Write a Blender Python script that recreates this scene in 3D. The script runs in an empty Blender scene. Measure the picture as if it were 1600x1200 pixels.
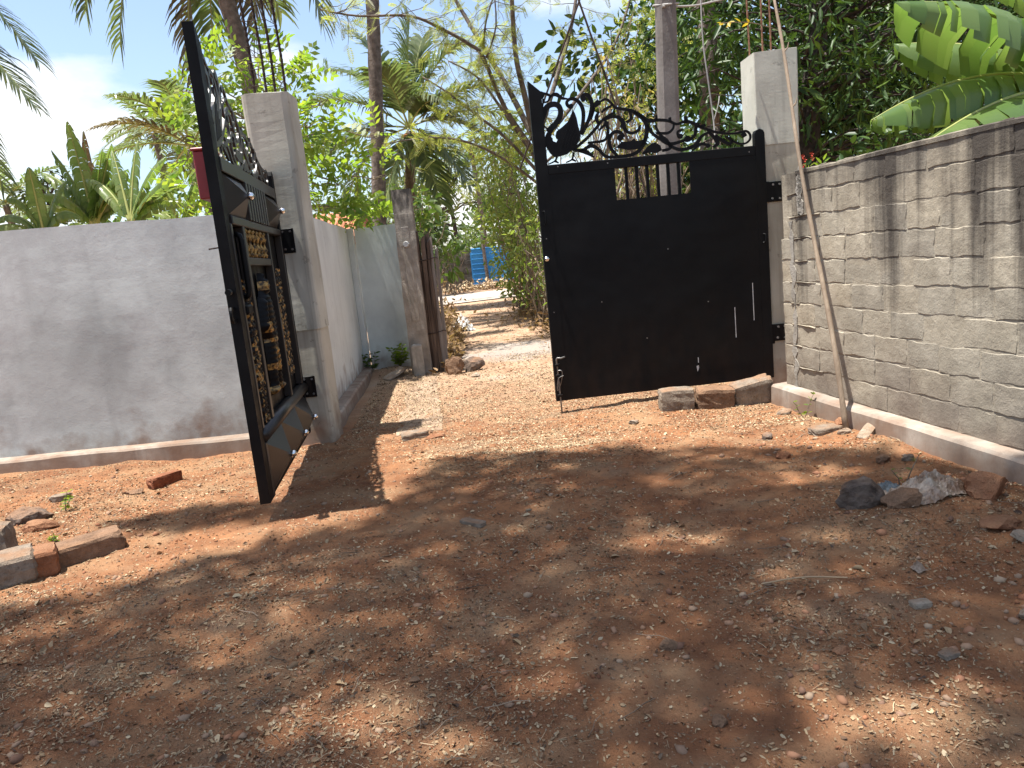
import bpy, bmesh, math, random
import numpy as np
from mathutils import Matrix, Vector

random.seed(7)
RNG = np.random.default_rng(11)
SC = bpy.context.scene
COL = SC.collection

# ------------------------------------------------------------------ camera
CAM_H, PITCH, ROLL = 1.5, 0.1704, 0.1004
cam = bpy.data.cameras.new('camera')
cam.sensor_width = 36.0
cam.lens = 36.0 * 1158.9 / 1600.0
cam.clip_start, cam.clip_end = 0.05, 3000
co = bpy.data.objects.new('camera', cam)
COL.objects.link(co)
_F = Vector((0, math.cos(PITCH), -math.sin(PITCH)))
_U = Vector((0, math.sin(PITCH), math.cos(PITCH)))
_R = Vector((1, 0, 0))
_r = _R * math.cos(ROLL) - _U * math.sin(ROLL)
_u = _R * math.sin(ROLL) + _U * math.cos(ROLL)
co.matrix_world = Matrix(((_r.x, _u.x, -_F.x, 0), (_r.y, _u.y, -_F.y, 0), (_r.z, _u.z, -_F.z, CAM_H), (0, 0, 0, 1)))
SC.camera = co

# ------------------------------------------------------------------ sky and sun
SUN = Vector((-0.245, -0.05, 1.0)).normalized()          # towards the sun
sun_el = math.asin(SUN.z)
world = bpy.data.worlds.new('World')
SC.world = world
world.use_nodes = True
nt = world.node_tree
for n in list(nt.nodes):
    nt.nodes.remove(n)
wo = nt.nodes.new('ShaderNodeOutputWorld')
bg = nt.nodes.new('ShaderNodeBackground')
bg.inputs['Strength'].default_value = 0.092
sky = nt.nodes.new('ShaderNodeTexSky')
sky.sky_type = 'NISHITA'
sky.sun_disc = False
sky.sun_elevation = sun_el
sky.sun_rotation = math.atan2(SUN.x, SUN.y)
sky.air_density, sky.dust_density, sky.ozone_density = 1.0, 1.5, 1.0
tc = nt.nodes.new('ShaderNodeTexCoord')
mp = nt.nodes.new('ShaderNodeMapping')
mp.inputs['Scale'].default_value = (1.0, 1.0, 2.2)
mp.inputs['Location'].default_value = (18.579, 17.128, 19.820)
nz = nt.nodes.new('ShaderNodeTexNoise')
nz.inputs['Scale'].default_value = 3.1
nz.inputs['Detail'].default_value = 7
nz.inputs['Roughness'].default_value = 0.52
rp = nt.nodes.new('ShaderNodeValToRGB')
rp.color_ramp.elements[0].position = 0.52
rp.color_ramp.elements[1].position = 0.70
rp.color_ramp.elements[0].color = (0.03, 0.03, 0.03, 1)       # a thin veil of high cloud everywhere
mx = nt.nodes.new('ShaderNodeMix')
mx.data_type = 'RGBA'
mx.inputs[7].default_value = (5.6, 5.6, 5.5, 1)
nt.links.new(tc.outputs['Generated'], mp.inputs['Vector'])
nt.links.new(mp.outputs[0], nz.inputs['Vector'])
nt.links.new(nz.outputs['Fac'], rp.inputs['Fac'])
nt.links.new(rp.outputs['Color'], mx.inputs[0])
nt.links.new(sky.outputs[0], mx.inputs[6])
nt.links.new(mx.outputs[2], bg.inputs['Color'])
nt.links.new(bg.outputs[0], wo.inputs['Surface'])

sl = bpy.data.lights.new('sun', 'SUN')
sl.energy = 4.4
sl.angle = math.radians(0.53)
sl.color = (1.0, 0.96, 0.90)
so = bpy.data.objects.new('sun', sl)
so.rotation_euler = SUN.to_track_quat('Z', 'Y').to_euler()
so.location = (-5, -2, 30)
COL.objects.link(so)

SC.view_settings.view_transform = 'Standard'
SC.view_settings.look = 'None'
SC.view_settings.exposure = 1.45
SC.view_settings.gamma = 1.0
SC.view_settings.use_curve_mapping = False
SC.cycles.max_bounces = 8
SC.cycles.diffuse_bounces = 4
SC.cycles.use_denoising = True

# ------------------------------------------------------------------ helpers
def vnoise(x, y, seed=0):
    x = np.asarray(x, float); y = np.asarray(y, float)
    xi = np.floor(x).astype(np.int64); yi = np.floor(y).astype(np.int64)
    fx = x - xi; fy = y - yi
    fx = fx * fx * (3 - 2 * fx); fy = fy * fy * (3 - 2 * fy)
    def h(a, b):
        n = (a * 374761393 + b * 668265263 + seed * 1442695) & 0x7fffffff
        n = ((n ^ (n >> 13)) * 1274126177) & 0x7fffffff
        n = (n ^ (n >> 16)) & 0xffff
        return n / 65535.0
    return ((h(xi, yi) * (1 - fx) + h(xi + 1, yi) * fx) * (1 - fy) +
            (h(xi, yi + 1) * (1 - fx) + h(xi + 1, yi + 1) * fx) * fy)

def fbm(x, y, seed=0, octs=4):
    s = 0; a = 0.5; t = 0
    for o in range(octs):
        s = s + a * vnoise(x * 2 ** o, y * 2 ** o, seed + o * 17); t += a; a *= 0.5
    return s / t

def gz(x, y):
    """ground height"""
    x = np.asarray(x, float); y = np.asarray(y, float)
    far = np.clip((22 - y) / 14, 0.05, 1) * np.clip((14 - np.abs(x)) / 8, 0.05, 1)
    z = (fbm(x * 0.55, y * 0.55, 3, 3) - 0.5) * 0.10
    z = z + (fbm(x * 2.3, y * 2.3, 5, 3) - 0.5) * 0.055
    z = z + (fbm(x * 9, y * 9, 9, 3) - 0.5) * 0.022
    z = z + (fbm(x * 30, y * 30, 21, 2) - 0.5) * 0.010
    z = z * far
    g = lambda cx, cy, rx, ry, h: h * np.exp(-((x - cx) / rx) ** 2 - ((y - cy) / ry) ** 2)
    z = z + g(2.15, 3.55, 0.35, 0.28, 0.07) + g(-1.7, 10.5, 0.4, 0.4, 0.10) + g(2.45, 4.6, 0.3, 1.0, 0.05)
    z = z + g(-3.4, 4.7, 0.5, 0.6, 0.06) + g(2.6, 2.9, 0.5, 0.6, 0.06)
    return z - 0.005

def new_mesh(name, V, F):
    """V (n,3) array; F list of index tuples or an (m,k) array"""
    me = bpy.data.meshes.new(name)
    V = np.asarray(V, np.float32)
    if isinstance(F, np.ndarray):
        m, k = F.shape
        me.vertices.add(len(V)); me.vertices.foreach_set('co', V.ravel())
        me.loops.add(m * k); me.loops.foreach_set('vertex_index', F.astype(np.int32).ravel())
        me.polygons.add(m)
        me.polygons.foreach_set('loop_start', np.arange(0, m * k, k, dtype=np.int32))
        me.update(calc_edges=True)
    else:
        me.from_pydata([tuple(map(float, v)) for v in V], [], F)
        me.update()
    return me

def link(name, me, mat, parent=None, smooth=False, loc=None, rot=None):
    o = bpy.data.objects.new(name, me)
    COL.objects.link(o)
    if mat is not None and len(me.materials) == 0:
        for m_ in (mat if isinstance(mat, (list, tuple)) else [mat]):
            me.materials.append(m_)
    if parent is not None:
        o.parent = parent
    if loc is not None:
        o.location = loc
    if rot is not None:
        o.rotation_euler = rot
    if smooth:
        me.polygons.foreach_set('use_smooth', np.ones(len(me.polygons), bool))
    return o

def tag(o, label=None, cat=None, group=None, kind=None):
    if label: o['label'] = label
    if cat: o['category'] = cat
    if group: o['group'] = group
    if kind: o['kind'] = kind
    return o

def empty(name, loc, rz=0.0, label=None, cat=None, group=None):
    o = bpy.data.objects.new(name, None)
    COL.objects.link(o)
    o.location = loc
    o.rotation_euler = (0, 0, rz)
    o.empty_display_size = 0.1
    return tag(o, label, cat, group)

class MB:
    def __init__(self):
        self.v = []; self.f = []; self.mi = []
    def add(self, V, F, m=0):
        b = len(self.v)
        self.v.extend([tuple(map(float, p)) for p in V])
        for q in F:
            self.f.append(tuple(int(i) + b for i in q)); self.mi.append(m)
        return self
    def box(self, x0, x1, y0, y1, z0, z1, m=0, bev=0.0):
        if bev <= 0:
            V = [(x, y, z) for x in (x0, x1) for y in (y0, y1) for z in (z0, z1)]
            F = [(0, 1, 3, 2), (4, 6, 7, 5), (0, 4, 5, 1), (2, 3, 7, 6), (0, 2, 6, 4), (1, 5, 7, 3)]
            return self.add(V, F, m)
        b = bev
        pr = [(x0 + b, y0), (x1 - b, y0), (x1, y0 + b), (x1, y1 - b), (x1 - b, y1), (x0 + b, y1), (x0, y1 - b), (x0, y0 + b)]
        cx, cy = (x0 + x1) / 2, (y0 + y1) / 2
        def ring(z, s):
            return [(x - math.copysign(min(s, abs(x - cx)), x - cx), y - math.copysign(min(s, abs(y - cy)), y - cy), z) for x, y in pr]
        V = ring(z0, b) + ring(z0 + b, 0) + ring(z1 - b, 0) + ring(z1, b)
        F = [tuple(range(7, -1, -1)), tuple(range(24, 32))]
        for k in range(3):
            for i in range(8):
                j = (i + 1) % 8
                F.append((k * 8 + i, k * 8 + j, k * 8 + 8 + j, k * 8 + 8 + i))
        return self.add(V, F, m)
    def tube(self, path, rad, n=8, m=0, cap=True):
        P = [Vector(p) for p in path]
        if not hasattr(rad, '__len__'): rad = [rad] * len(P)
        V = []; F = []
        side = None
        for i, p in enumerate(P):
            t = (P[min(i + 1, len(P) - 1)] - P[max(i - 1, 0)]).normalized()
            if side is None:
                a = Vector((0, 0, 1)) if abs(t.z) < 0.9 else Vector((1, 0, 0))
                side = t.cross(a).normalized()
            side = (side - t * side.dot(t)).normalized()
            up = t.cross(side)
            for k in range(n):
                an = 2 * math.pi * k / n
                V.append(p + (side * math.cos(an) + up * math.sin(an)) * rad[i])
        for i in range(len(P) - 1):
            for k in range(n):
                j = (k + 1) % n
                F.append((i * n + k, i * n + j, i * n + n + j, i * n + n + k))
        if cap:
            F.append(tuple(range(n - 1, -1, -1)))
            F.append(tuple(range((len(P) - 1) * n, len(P) * n)))
        return self.add(V, F, m)
    def prism(self, poly, y0, y1, m=0):
        """poly in (x,z), extruded along y; tessellated by Blender (ngon)"""
        n = len(poly)
        V = [(x, y0, z) for x, z in poly] + [(x, y1, z) for x, z in poly]
        F = [tuple(range(n)), tuple(range(2 * n - 1, n - 1, -1))]
        for i in range(n):
            j = (i + 1) % n
            F.append((i, i + n, j + n, j))
        return self.add(V, F, m)
    def ribbon(self, pts, w, y0, y1, m=0):
        """a flat bar following (x,z) points, half width(s) w, between y0 and y1"""
        P = smooth_path(pts)
        if not hasattr(w, '__len__'): W = [w] * len(P)
        else: W = list(np.interp(np.linspace(0, 1, len(P)), np.linspace(0, 1, len(w)), w))
        V = []
        for i, p in enumerate(P):
            a = P[max(i - 1, 0)]; b = P[min(i + 1, len(P) - 1)]
            t = np.array(b) - np.array(a); t = t / (np.linalg.norm(t) + 1e-9)
            nx, nz_ = -t[1], t[0]
            for y in (y0, y1):
                V.append((p[0] + nx * W[i], y, p[1] + nz_ * W[i]))
                V.append((p[0] - nx * W[i], y, p[1] - nz_ * W[i]))
        F = []
        for i in range(len(P) - 1):
            b = i * 4; c = b + 4
            F += [(b, b + 1, c + 1, c), (b + 2, c + 2, c + 3, b + 3), (b, c, c + 2, b + 2), (b + 1, b + 3, c + 3, c + 1)]
        F += [(0, 2, 3, 1), ((len(P) - 1) * 4, (len(P) - 1) * 4 + 1, (len(P) - 1) * 4 + 3, (len(P) - 1) * 4 + 2)]
        return self.add(V, F, m)
    def build(self, name, mat, parent=None, smooth=False, loc=None, rot=None):
        me = new_mesh(name, self.v, self.f)
        for m_ in (mat if isinstance(mat, (list, tuple)) else [mat]):
            me.materials.append(m_)
        if any(self.mi):
            me.polygons.foreach_set('material_index', np.array(self.mi, np.int32))
        bm = bmesh.new(); bm.from_mesh(me)
        bmesh.ops.recalc_face_normals(bm, faces=bm.faces)
        bm.to_mesh(me); bm.free()
        return link(name, me, None, parent, smooth, loc, rot)

def smooth_path(pts, k=5):
    """Catmull-Rom through the points"""
    P = [np.array(p, float) for p in pts]
    if len(P) < 3: return P
    out = []
    for i in range(len(P) - 1):
        a = P[max(i - 1, 0)]; b = P[i]; c = P[i + 1]; d = P[min(i + 2, len(P) - 1)]
        for j in range(k):
            t = j / k
            out.append(0.5 * ((2 * b) + (c - a) * t + (2 * a - 5 * b + 4 * c - d) * t * t + (3 * b - a - 3 * c + d) * t ** 3))
    out.append(P[-1])
    return out

def scatter(tv, tf, P, X, Y, Z, S):
    """copies of a template (tv verts, tf faces array) at P with axes X,Y,Z (n,3) and scale S (n,) or (n,3)"""
    tv = np.asarray(tv, float); tf = np.asarray(tf)
    n = len(P)
    S = np.asarray(S, float)
    if S.ndim == 1: S = np.repeat(S[:, None], 3, 1)
    V = (P[:, None, :] + tv[None, :, 0:1] * (X * S[:, 0:1])[:, None, :] + tv[None, :, 1:2] * (Y * S[:, 1:2])[:, None, :]
         + tv[None, :, 2:3] * (Z * S[:, 2:3])[:, None, :])
    F = tf[None] + (np.arange(n) * len(tv))[:, None, None]
    return V.reshape(-1, 3), F.reshape(-1, tf.shape[1])

def unit(a):
    return a / (np.linalg.norm(a, axis=-1, keepdims=True) + 1e-9)

def frames(Y, up=None):
    """orthonormal frames with given Y direction and random-ish Z"""
    n = len(Y)
    Y = unit(Y)
    if up is None: up = unit(RNG.normal(size=(n, 3)))
    X = unit(np.cross(Y, up)); Z = np.cross(X, Y)
    return X, Y, Z

# ------------------------------------------------------------------ materials
def nodes(name):
    m = bpy.data.materials.new(name)
    m.use_nodes = True
    t = m.node_tree
    b = t.nodes['Principled BSDF']
    return m, t, b

def N(t, typ, **kw):
    n = t.nodes.new(typ)
    for k, v in kw.items():
        if k in ('operation', 'blend_type', 'data_type', 'feature', 'interpolation_type', 'distance', 'noise_dimensions'):
            setattr(n, k, v)
        else:
            n.inputs[k].default_value = v
    return n

def ramp(t, fac, stops):
    r = t.nodes.new('ShaderNodeValToRGB')
    e = r.color_ramp.elements
    while len(e) > len(stops): e.remove(e[-1])
    while len(e) < len(stops): e.new(0.5)
    for i, (p, c) in enumerate(stops):
        e[i].position = p
        e[i].color = (c, c, c, 1) if not hasattr(c, '__len__') else (*c, 1)
    t.links.new(fac, r.inputs['Fac'])
    return r.outputs['Color']

def pos(t, scale=(1, 1, 1), coord='world'):
    if coord == 'world':
        g = t.nodes.new('ShaderNodeNewGeometry').outputs['Position']
    else:
        g = t.nodes.new('ShaderNodeTexCoord').outputs['Object']
    m = t.nodes.new('ShaderNodeMapping')
    m.inputs['Scale'].default_value = scale
    t.links.new(g, m.inputs['Vector'])
    return m.outputs[0]

def noise(t, vec, scale, detail=5, rough=0.55, dist=0.0):
    n = t.nodes.new('ShaderNodeTexNoise')
    n.inputs['Scale'].default_value = scale
    n.inputs['Detail'].default_value = detail
    n.inputs['Roughness'].default_value = rough
    n.inputs['Distortion'].default_value = dist
    t.links.new(vec, n.inputs['Vector'])
    return n.outputs['Fac']

def mixc(t, fac, a, b, blend='MIX'):
    m = t.nodes.new('ShaderNodeMix'); m.data_type = 'RGBA'; m.blend_type = blend
    for sock, val in ((m.inputs[0], fac), (m.inputs[6], a), (m.inputs[7], b)):
        if isinstance(val, bpy.types.NodeSocket): t.links.new(val, sock)
        elif hasattr(val, '__len__'): sock.default_value = (*val, 1)
        else: sock.default_value = val
    return m.outputs[2]

def bump(t, b, h, strength=0.3, dist=0.02, prev=None):
    n = t.nodes.new('ShaderNodeBump')
    n.inputs['Strength'].default_value = strength
    n.inputs['Distance'].default_value = dist
    t.links.new(h, n.inputs['Height'])
    if prev is not None: t.links.new(prev, n.inputs['Normal'])
    if b is not None: t.links.new(n.outputs[0], b.inputs['Normal'])
    return n.outputs[0]

def simple(name, c1, c2, scale=6, rough=0.7, bs=0.2, bscale=40, bdist=0.01, spec=0.3, metal=0.0, mapscale=(1, 1, 1), coord='world', lo=0.35, hi=0.68):
    m, t, b = nodes(name)
    v = pos(t, mapscale, coord)
    t.links.new(ramp(t, noise(t, v, scale, 6), [(lo, c1), (hi, c2)]), b.inputs['Base Color'])
    b.inputs['Roughness'].default_value = rough
    b.inputs['Specular IOR Level'].default_value = spec
    b.inputs['Metallic'].default_value = metal
    if bs > 0:
        bump(t, b, noise(t, v, bscale, 4), bs, bdist)
    return m

def leafmat(name, cols, trans=0.35, rough=0.45, spec=0.35, tgain=1.5):
    """cols: colours picked by a random number for each separate leaf"""
    m, t, b = nodes(name)
    g = t.nodes.new('ShaderNodeNewGeometry')
    n = len(cols)
    c = ramp(t, g.outputs['Random Per Island'], [(i / max(1, n - 1), k) for i, k in enumerate(cols)])
    t.links.new(c, b.inputs['Base Color'])
    b.inputs['Roughness'].default_value = rough
    b.inputs['Specular IOR Level'].default_value = spec
    if trans > 0:
        tr = t.nodes.new('ShaderNodeBsdfTranslucent')
        t.links.new(mixc(t, 1.0, c, (tgain, tgain * 1.05, tgain * 0.55), 'MULTIPLY'), tr.inputs['Color'])
        mxs = t.nodes.new('ShaderNodeMixShader')
        mxs.inputs[0].default_value = trans
        out = t.nodes['Material Output']
        t.links.new(b.outputs[0], mxs.inputs[1]); t.links.new(tr.outputs[0], mxs.inputs[2])
        t.links.new(mxs.outputs[0], out.inputs['Surface'])
    return m

def mapr(t, val, a, b_):
    n = t.nodes.new('ShaderNodeMapRange')
    n.inputs[1].default_value = a; n.inputs[2].default_value = b_
    t.links.new(val, n.inputs[0])
    return n.outputs[0]


M = {}
# --- soil
def soil():
    m, t, b = nodes('red_soil')
    v = pos(t)
    a = noise(t, v, 0.9, 7, 0.6)
    base = ramp(t, a, [(0.30, (0.200, 0.090, 0.045)), (0.45, (0.275, 0.125, 0.060)), (0.58, (0.340, 0.162, 0.077)), (0.72, (0.360, 0.210, 0.112))])
    f = noise(t, v, 7, 8, 0.65)
    base = mixc(t, ramp(t, f, [(0.38, 0.0), (0.70, 0.75)]), base, (0.130, 0.062, 0.036))
    # dusty tan crust
    d = noise(t, v, 2.3, 6, 0.6)
    base = mixc(t, ramp(t, d, [(0.46, 0.0), (0.68, 0.7)]), base, (0.36, 0.230, 0.130))
    # grey ash stains on the ground
    ash = noise(t, v, 1.15, 5, 0.55)
    base = mixc(t, ramp(t, ash, [(0.60, 0.0), (0.70, 0.5)]), base, (0.14, 0.105, 0.080))
    # beaten lane, paler and pinker beyond the gateway
    sp = t.nodes.new('ShaderNodeSeparateXYZ'); t.links.new(v, sp.inputs[0])
    lane = ramp(t, mapr(t, sp.outputs['Y'], 6.4, 9.5), [(0.0, 0.0), (1.0, 0.75)])
    lcol = ramp(t, noise(t, v, 1.7, 6), [(0.35, (0.34, 0.215, 0.140)), (0.6, (0.45, 0.33, 0.225)), (0.72, (0.40, 0.35, 0.29))])
    base = mixc(t, lane, base, lcol)
    # grey damp patch where water has dried in the lane
    dp = t.nodes.new('ShaderNodeVectorMath'); dp.operation = 'DISTANCE'; dp.inputs[1].default_value = (0.25, 11.8, 0.0)
    sc_ = t.nodes.new('ShaderNodeMapping'); sc_.inputs['Scale'].default_value = (1.0, 1.0, 0.0); t.links.new(v, sc_.inputs['Vector']); t.links.new(sc_.outputs[0], dp.inputs[0])
    dd = t.nodes.new('ShaderNodeMath'); dd.operation = 'MULTIPLY_ADD'; dd.inputs[1].default_value = -1.6
    t.links.new(noise(t, v, 1.6, 6), dd.inputs[0]); t.links.new(dp.outputs['Value'], dd.inputs[2])
    base = mixc(t, ramp(t, dd.outputs[0], [(0.0, 0.75), (0.55, 0.0)]), base, (0.30, 0.275, 0.25))
    # flecks of chaff and grit
    vo = t.nodes.new('ShaderNodeTexVoronoi'); vo.inputs['Scale'].default_value = 70
    t.links.new(v, vo.inputs['Vector'])
    fl = ramp(t, vo.outputs['Distance'], [(0.16, 1.0), (0.24, 0.0)])
    sel = t.nodes.new('ShaderNodeSeparateColor'); t.links.new(vo.outputs['Color'], sel.inputs[0])
    pick = ramp(t, sel.outputs[0], [(0.62, 0.0), (0.66, 0.75)])
    mm = t.nodes.new('ShaderNodeMath'); mm.operation = 'MULTIPLY'
    t.links.new(fl, mm.inputs[0]); t.links.new(pick, mm.inputs[1])
    fc = ramp(t, sel.outputs[1], [(0.0, (0.10, 0.07, 0.05)), (0.35, (0.34, 0.24, 0.14)), (0.7, (0.50, 0.40, 0.26)), (1.0, (0.30, 0.20, 0.12))])
    base = mixc(t, mm.outputs[0], base, fc)
    t.links.new(base, b.inputs['Base Color'])
    b.inputs['Roughness'].default_value = 0.95
    b.inputs['Specular IOR Level'].default_value = 0.1
    n1 = bump(t, None, noise(t, v, 26, 8, 0.7), 0.8, 0.03)
    n2 = bump(t, b, noise(t, v, 120, 4, 0.7), 0.8, 0.010, n1)
    return m

M['soil'] = soil()

def plaster(name, c_lo, c_hi, stain, streak=0.35, damp=None, blot=0.25):
    m, t, b = nodes(name)
    v = pos(t)
    base = ramp(t, noise(t, v, 1.3, 7, 0.6, 0.4), [(0.32, c_lo), (0.66, c_hi)])
    base = mixc(t, ramp(t, noise(t, v, 0.55, 5, 0.55), [(0.52, 0.0), (0.68, 0.62)]), base, stain)
    st = noise(t, pos(t, (7, 7, 0.55)), 1.0, 5)
    base = mixc(t, ramp(t, st, [(0.52, 0.0), (0.72, streak)]), base, stain)
    base = mixc(t, ramp(t, noise(t, v, 9, 7, 0.7), [(0.60, 0.0), (0.68, blot)]), base, tuple(k * 0.55 for k in stain))
    if damp:                                         # a broad damp stain low on the wall
        dm = t.nodes.new('ShaderNodeVectorMath'); dm.operation = 'DISTANCE'; dm.inputs[1].default_value = damp
        t.links.new(v, dm.inputs[0])
        da = t.nodes.new('ShaderNodeMath'); da.operation = 'MULTIPLY_ADD'; da.inputs[1].default_value = -1.0
        t.links.new(noise(t, v, 2.2, 6), da.inputs[0]); t.links.new(dm.outputs['Value'], da.inputs[2])
        base = mixc(t, ramp(t, da.outputs[0], [(0.0, 0.42), (0.45, 0.0)]), base, tuple(k * 0.75 for k in stain))
    sp = t.nodes.new('ShaderNodeSeparateXYZ'); t.links.new(v, sp.inputs[0])
    dirt = t.nodes.new('ShaderNodeMath'); dirt.operation = 'SUBTRACT'
    t.links.new(noise(t, v, 4, 6), dirt.inputs[0])
    zz = t.nodes.new('ShaderNodeMath'); zz.operation = 'MULTIPLY'; zz.inputs[1].default_value = 0.9
    t.links.new(sp.outputs['Z'], zz.inputs[0]); t.links.new(zz.outputs[0], dirt.inputs[1])
    base = mixc(t, ramp(t, dirt.outputs[0], [(0.18, 0.0), (0.5, 0.8)]), base, (0.20, 0.125, 0.085))
    t.links.new(base, b.inputs['Base Color'])
    b.inputs['Roughness'].default_value = 0.9
    b.inputs['Specular IOR Level'].default_value = 0.15
    n1 = bump(t, None, noise(t, v, 4, 4, 0.5), 0.18, 0.03)
    bump(t, b, noise(t, v, 60, 5, 0.65), 0.2, 0.005, n1)
    return m

M['plaster'] = plaster('grey_plaster', (0.50, 0.545, 0.535), (0.63, 0.685, 0.67), (0.29, 0.312, 0.307), 0.2, (-3.95, 6.8, 0.78), 0.08)
M['plaster_new'] = plaster('pale_plaster', (0.54, 0.57, 0.55), (0.66, 0.695, 0.67), (0.38, 0.395, 0.38), 0.3)
M['pillar'] = plaster('pillar_render', (0.40, 0.40, 0.34), (0.55, 0.545, 0.475), (0.22, 0.205, 0.17), 0.7, None, 0.55)
M['pillar_low'] = plaster('old_pillar_render', (0.40, 0.38, 0.305), (0.53, 0.505, 0.42), (0.23, 0.205, 0.165), 0.8, None, 0.6)
M['plinth'] = plaster('plinth_concrete', (0.28, 0.245, 0.205), (0.45, 0.40, 0.34), (0.13, 0.105, 0.085), 0.6)

def postmat():
    m, t, b = nodes('weathered_concrete_post')
    v = pos(t)
    base = ramp(t, noise(t, v, 6, 7, 0.6), [(0.32, (0.21, 0.18, 0.145)), (0.66, (0.35, 0.31, 0.26))])
    sp = t.nodes.new('ShaderNodeSeparateXYZ'); t.links.new(v, sp.inputs[0])
    top = mapr(t, sp.outputs['Z'], 1.7, 2.5)
    a = t.nodes.new('ShaderNodeMath'); a.operation = 'MULTIPLY'
    t.links.new(top, a.inputs[0]); t.links.new(ramp(t, noise(t, pos(t, (3, 3, 1)), 6, 6), [(0.36, 0.0), (0.56, 1.0)]), a.inputs[1])
    base = mixc(t, a.outputs[0], base, (0.045, 0.04, 0.036))
    t.links.new(base, b.inputs['Base Color'])
    b.inputs['Roughness'].default_value = 0.95
    bump(t, b, noise(t, v, 45, 6, 0.7), 0.6, 0.012)
    return m
M['post'] = postmat()

def blockmat():
    m, t, b = nodes('weathered_concrete_block')
    v = pos(t)
    oi = t.nodes.new('ShaderNodeObjectInfo')
    base = ramp(t, noise(t, v, 5, 7, 0.65), [(0.30, (0.265, 0.236, 0.188)), (0.52, (0.345, 0.312, 0.252)), (0.70, (0.42, 0.382, 0.312))])
    tint = ramp(t, oi.outputs['Random'], [(0.0, (0.88, 0.87, 0.86)), (0.5, (1.0, 0.99, 0.97)), (1.0, (1.08, 1.04, 0.98))])
    base = mixc(t, 1.0, base, tint, 'MULTIPLY')
    # black algae streaks running down from the wall top
    sp = t.nodes.new('ShaderNodeSeparateXYZ'); t.links.new(v, sp.inputs[0])
    st = noise(t, pos(t, (4.2, 4.2, 0.22)), 1.0, 6, 0.6)
    zt = mapr(t, sp.outputs['Z'], 0.5, 2.0)
    ad = t.nodes.new('ShaderNodeMath'); ad.operation = 'MULTIPLY_ADD'; ad.inputs[1].default_value = 0.26
    t.links.new(zt, ad.inputs[0]); t.links.new(st, ad.inputs[2])
    base = mixc(t, ramp(t, ad.outputs[0], [(0.62, 0.0), (0.79, 0.9)]), base, (0.050, 0.043, 0.038))
    band = t.nodes.new('ShaderNodeMath'); band.operation = 'MULTIPLY'
    t.links.new(mapr(t, sp.outputs['Z'], 1.55, 1.92), band.inputs[0]); t.links.new(ramp(t, noise(t, pos(t, (5, 5, 2.0)), 1.6, 6), [(0.35, 0.15), (1.5, 1.0)]), band.inputs[1])
    base = mixc(t, band.outputs[0], base, (0.085, 0.074, 0.064))
    low = t.nodes.new('ShaderNodeMath'); low.operation = 'MULTIPLY'
    t.links.new(ramp(t, mapr(t, sp.outputs['Z'], 0.1, 0.75), [(0.0, 0.9), (1.0, 0.0)]), low.inputs[0]); t.links.new(ramp(t, noise(t, v, 2.4, 6), [(0.35, 0.1), (0.62, 1.0)]), low.inputs[1])
    base = mixc(t, low.outputs[0], base, (0.150, 0.118, 0.098))
    t.links.new(base, b.inputs['Base Color'])
    b.inputs['Roughness'].default_value = 0.95
    b.inputs['Specular IOR Level'].default_value = 0.1
    n1 = bump(t, None, noise(t, v, 14, 7, 0.65), 0.4, 0.02)
    bump(t, b, noise(t, v, 90, 4, 0.7), 0.45, 0.006, n1)
    return m
M['block'] = blockmat()
M['block_new'] = simple('fresh_concrete_block', (0.30, 0.265, 0.20), (0.43, 0.39, 0.31), 9, 0.95, 0.4, 80)
M['mortar'] = simple('mortar', (0.235, 0.215, 0.185), (0.37, 0.345, 0.30), 8, 0.95, 0.5, 60)
M['mortar_grey'] = simple('cement_smear', (0.30, 0.305, 0.30), (0.43, 0.43, 0.425), 8, 0.95, 0.4, 60)
M['farblock'] = simple('dark_old_block', (0.055, 0.050, 0.044), (0.15, 0.135, 0.115), 2.5, 0.95, 0.3, 30)
M['mortar_d'] = simple('dark_mortar', (0.10, 0.092, 0.08), (0.19, 0.175, 0.15), 4, 0.95, 0.3, 30)

M['black'] = simple('black_enamel', (0.0030, 0.0034, 0.0042), (0.0042, 0.0046, 0.0052), 4, 0.50, 0.06, 15, 0.004, 0.13)
def gatepaint():
    m, t, b = nodes('black_gate_paint')
    v = pos(t)
    base = ramp(t, noise(t, v, 3, 6), [(0.35, (0.0028, 0.0033, 0.0042)), (0.7, (0.0046, 0.0050, 0.0056))])
    sp = t.nodes.new('ShaderNodeSeparateXYZ'); t.links.new(v, sp.inputs[0])
    d = t.nodes.new('ShaderNodeMath'); d.operation = 'MULTIPLY'
    t.links.new(ramp(t, mapr(t, sp.outputs['Z'], 0.1, 1.0), [(0.0, 0.07), (1.0, 0.006)]), d.inputs[0])
    t.links.new(ramp(t, noise(t, pos(t, (3, 3, 1.2)), 3, 7), [(0.35, 0.15), (0.68, 1.0)]), d.inputs[1])
    base = mixc(t, d.outputs[0], base, (0.16, 0.085, 0.05))
    t.links.new(base, b.inputs['Base Color'])
    t.links.new(ramp(t, noise(t, v, 9, 5), [(0.3, 0.42), (0.7, 0.62)]), b.inputs['Roughness'])
    b.inputs['Specular IOR Level'].default_value = 0.15
    n1 = bump(t, None, noise(t, v, 2.2, 2), 0.35, 0.03)
    bump(t, b, noise(t, v, 60, 3), 0.05, 0.003, n1)
    return m
M['black'] = gatepaint()
M['blackfront'] = simple('dark_brown_enamel', (0.020, 0.0165, 0.0145), (0.027, 0.0225, 0.020), 5, 0.36, 0.04, 18, 0.003, 0.5)
M['scratch'] = simple('bare_scratched_metal', (0.35, 0.35, 0.36), (0.5, 0.5, 0.5), 20, 0.5, 0, spec=0.5)
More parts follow.
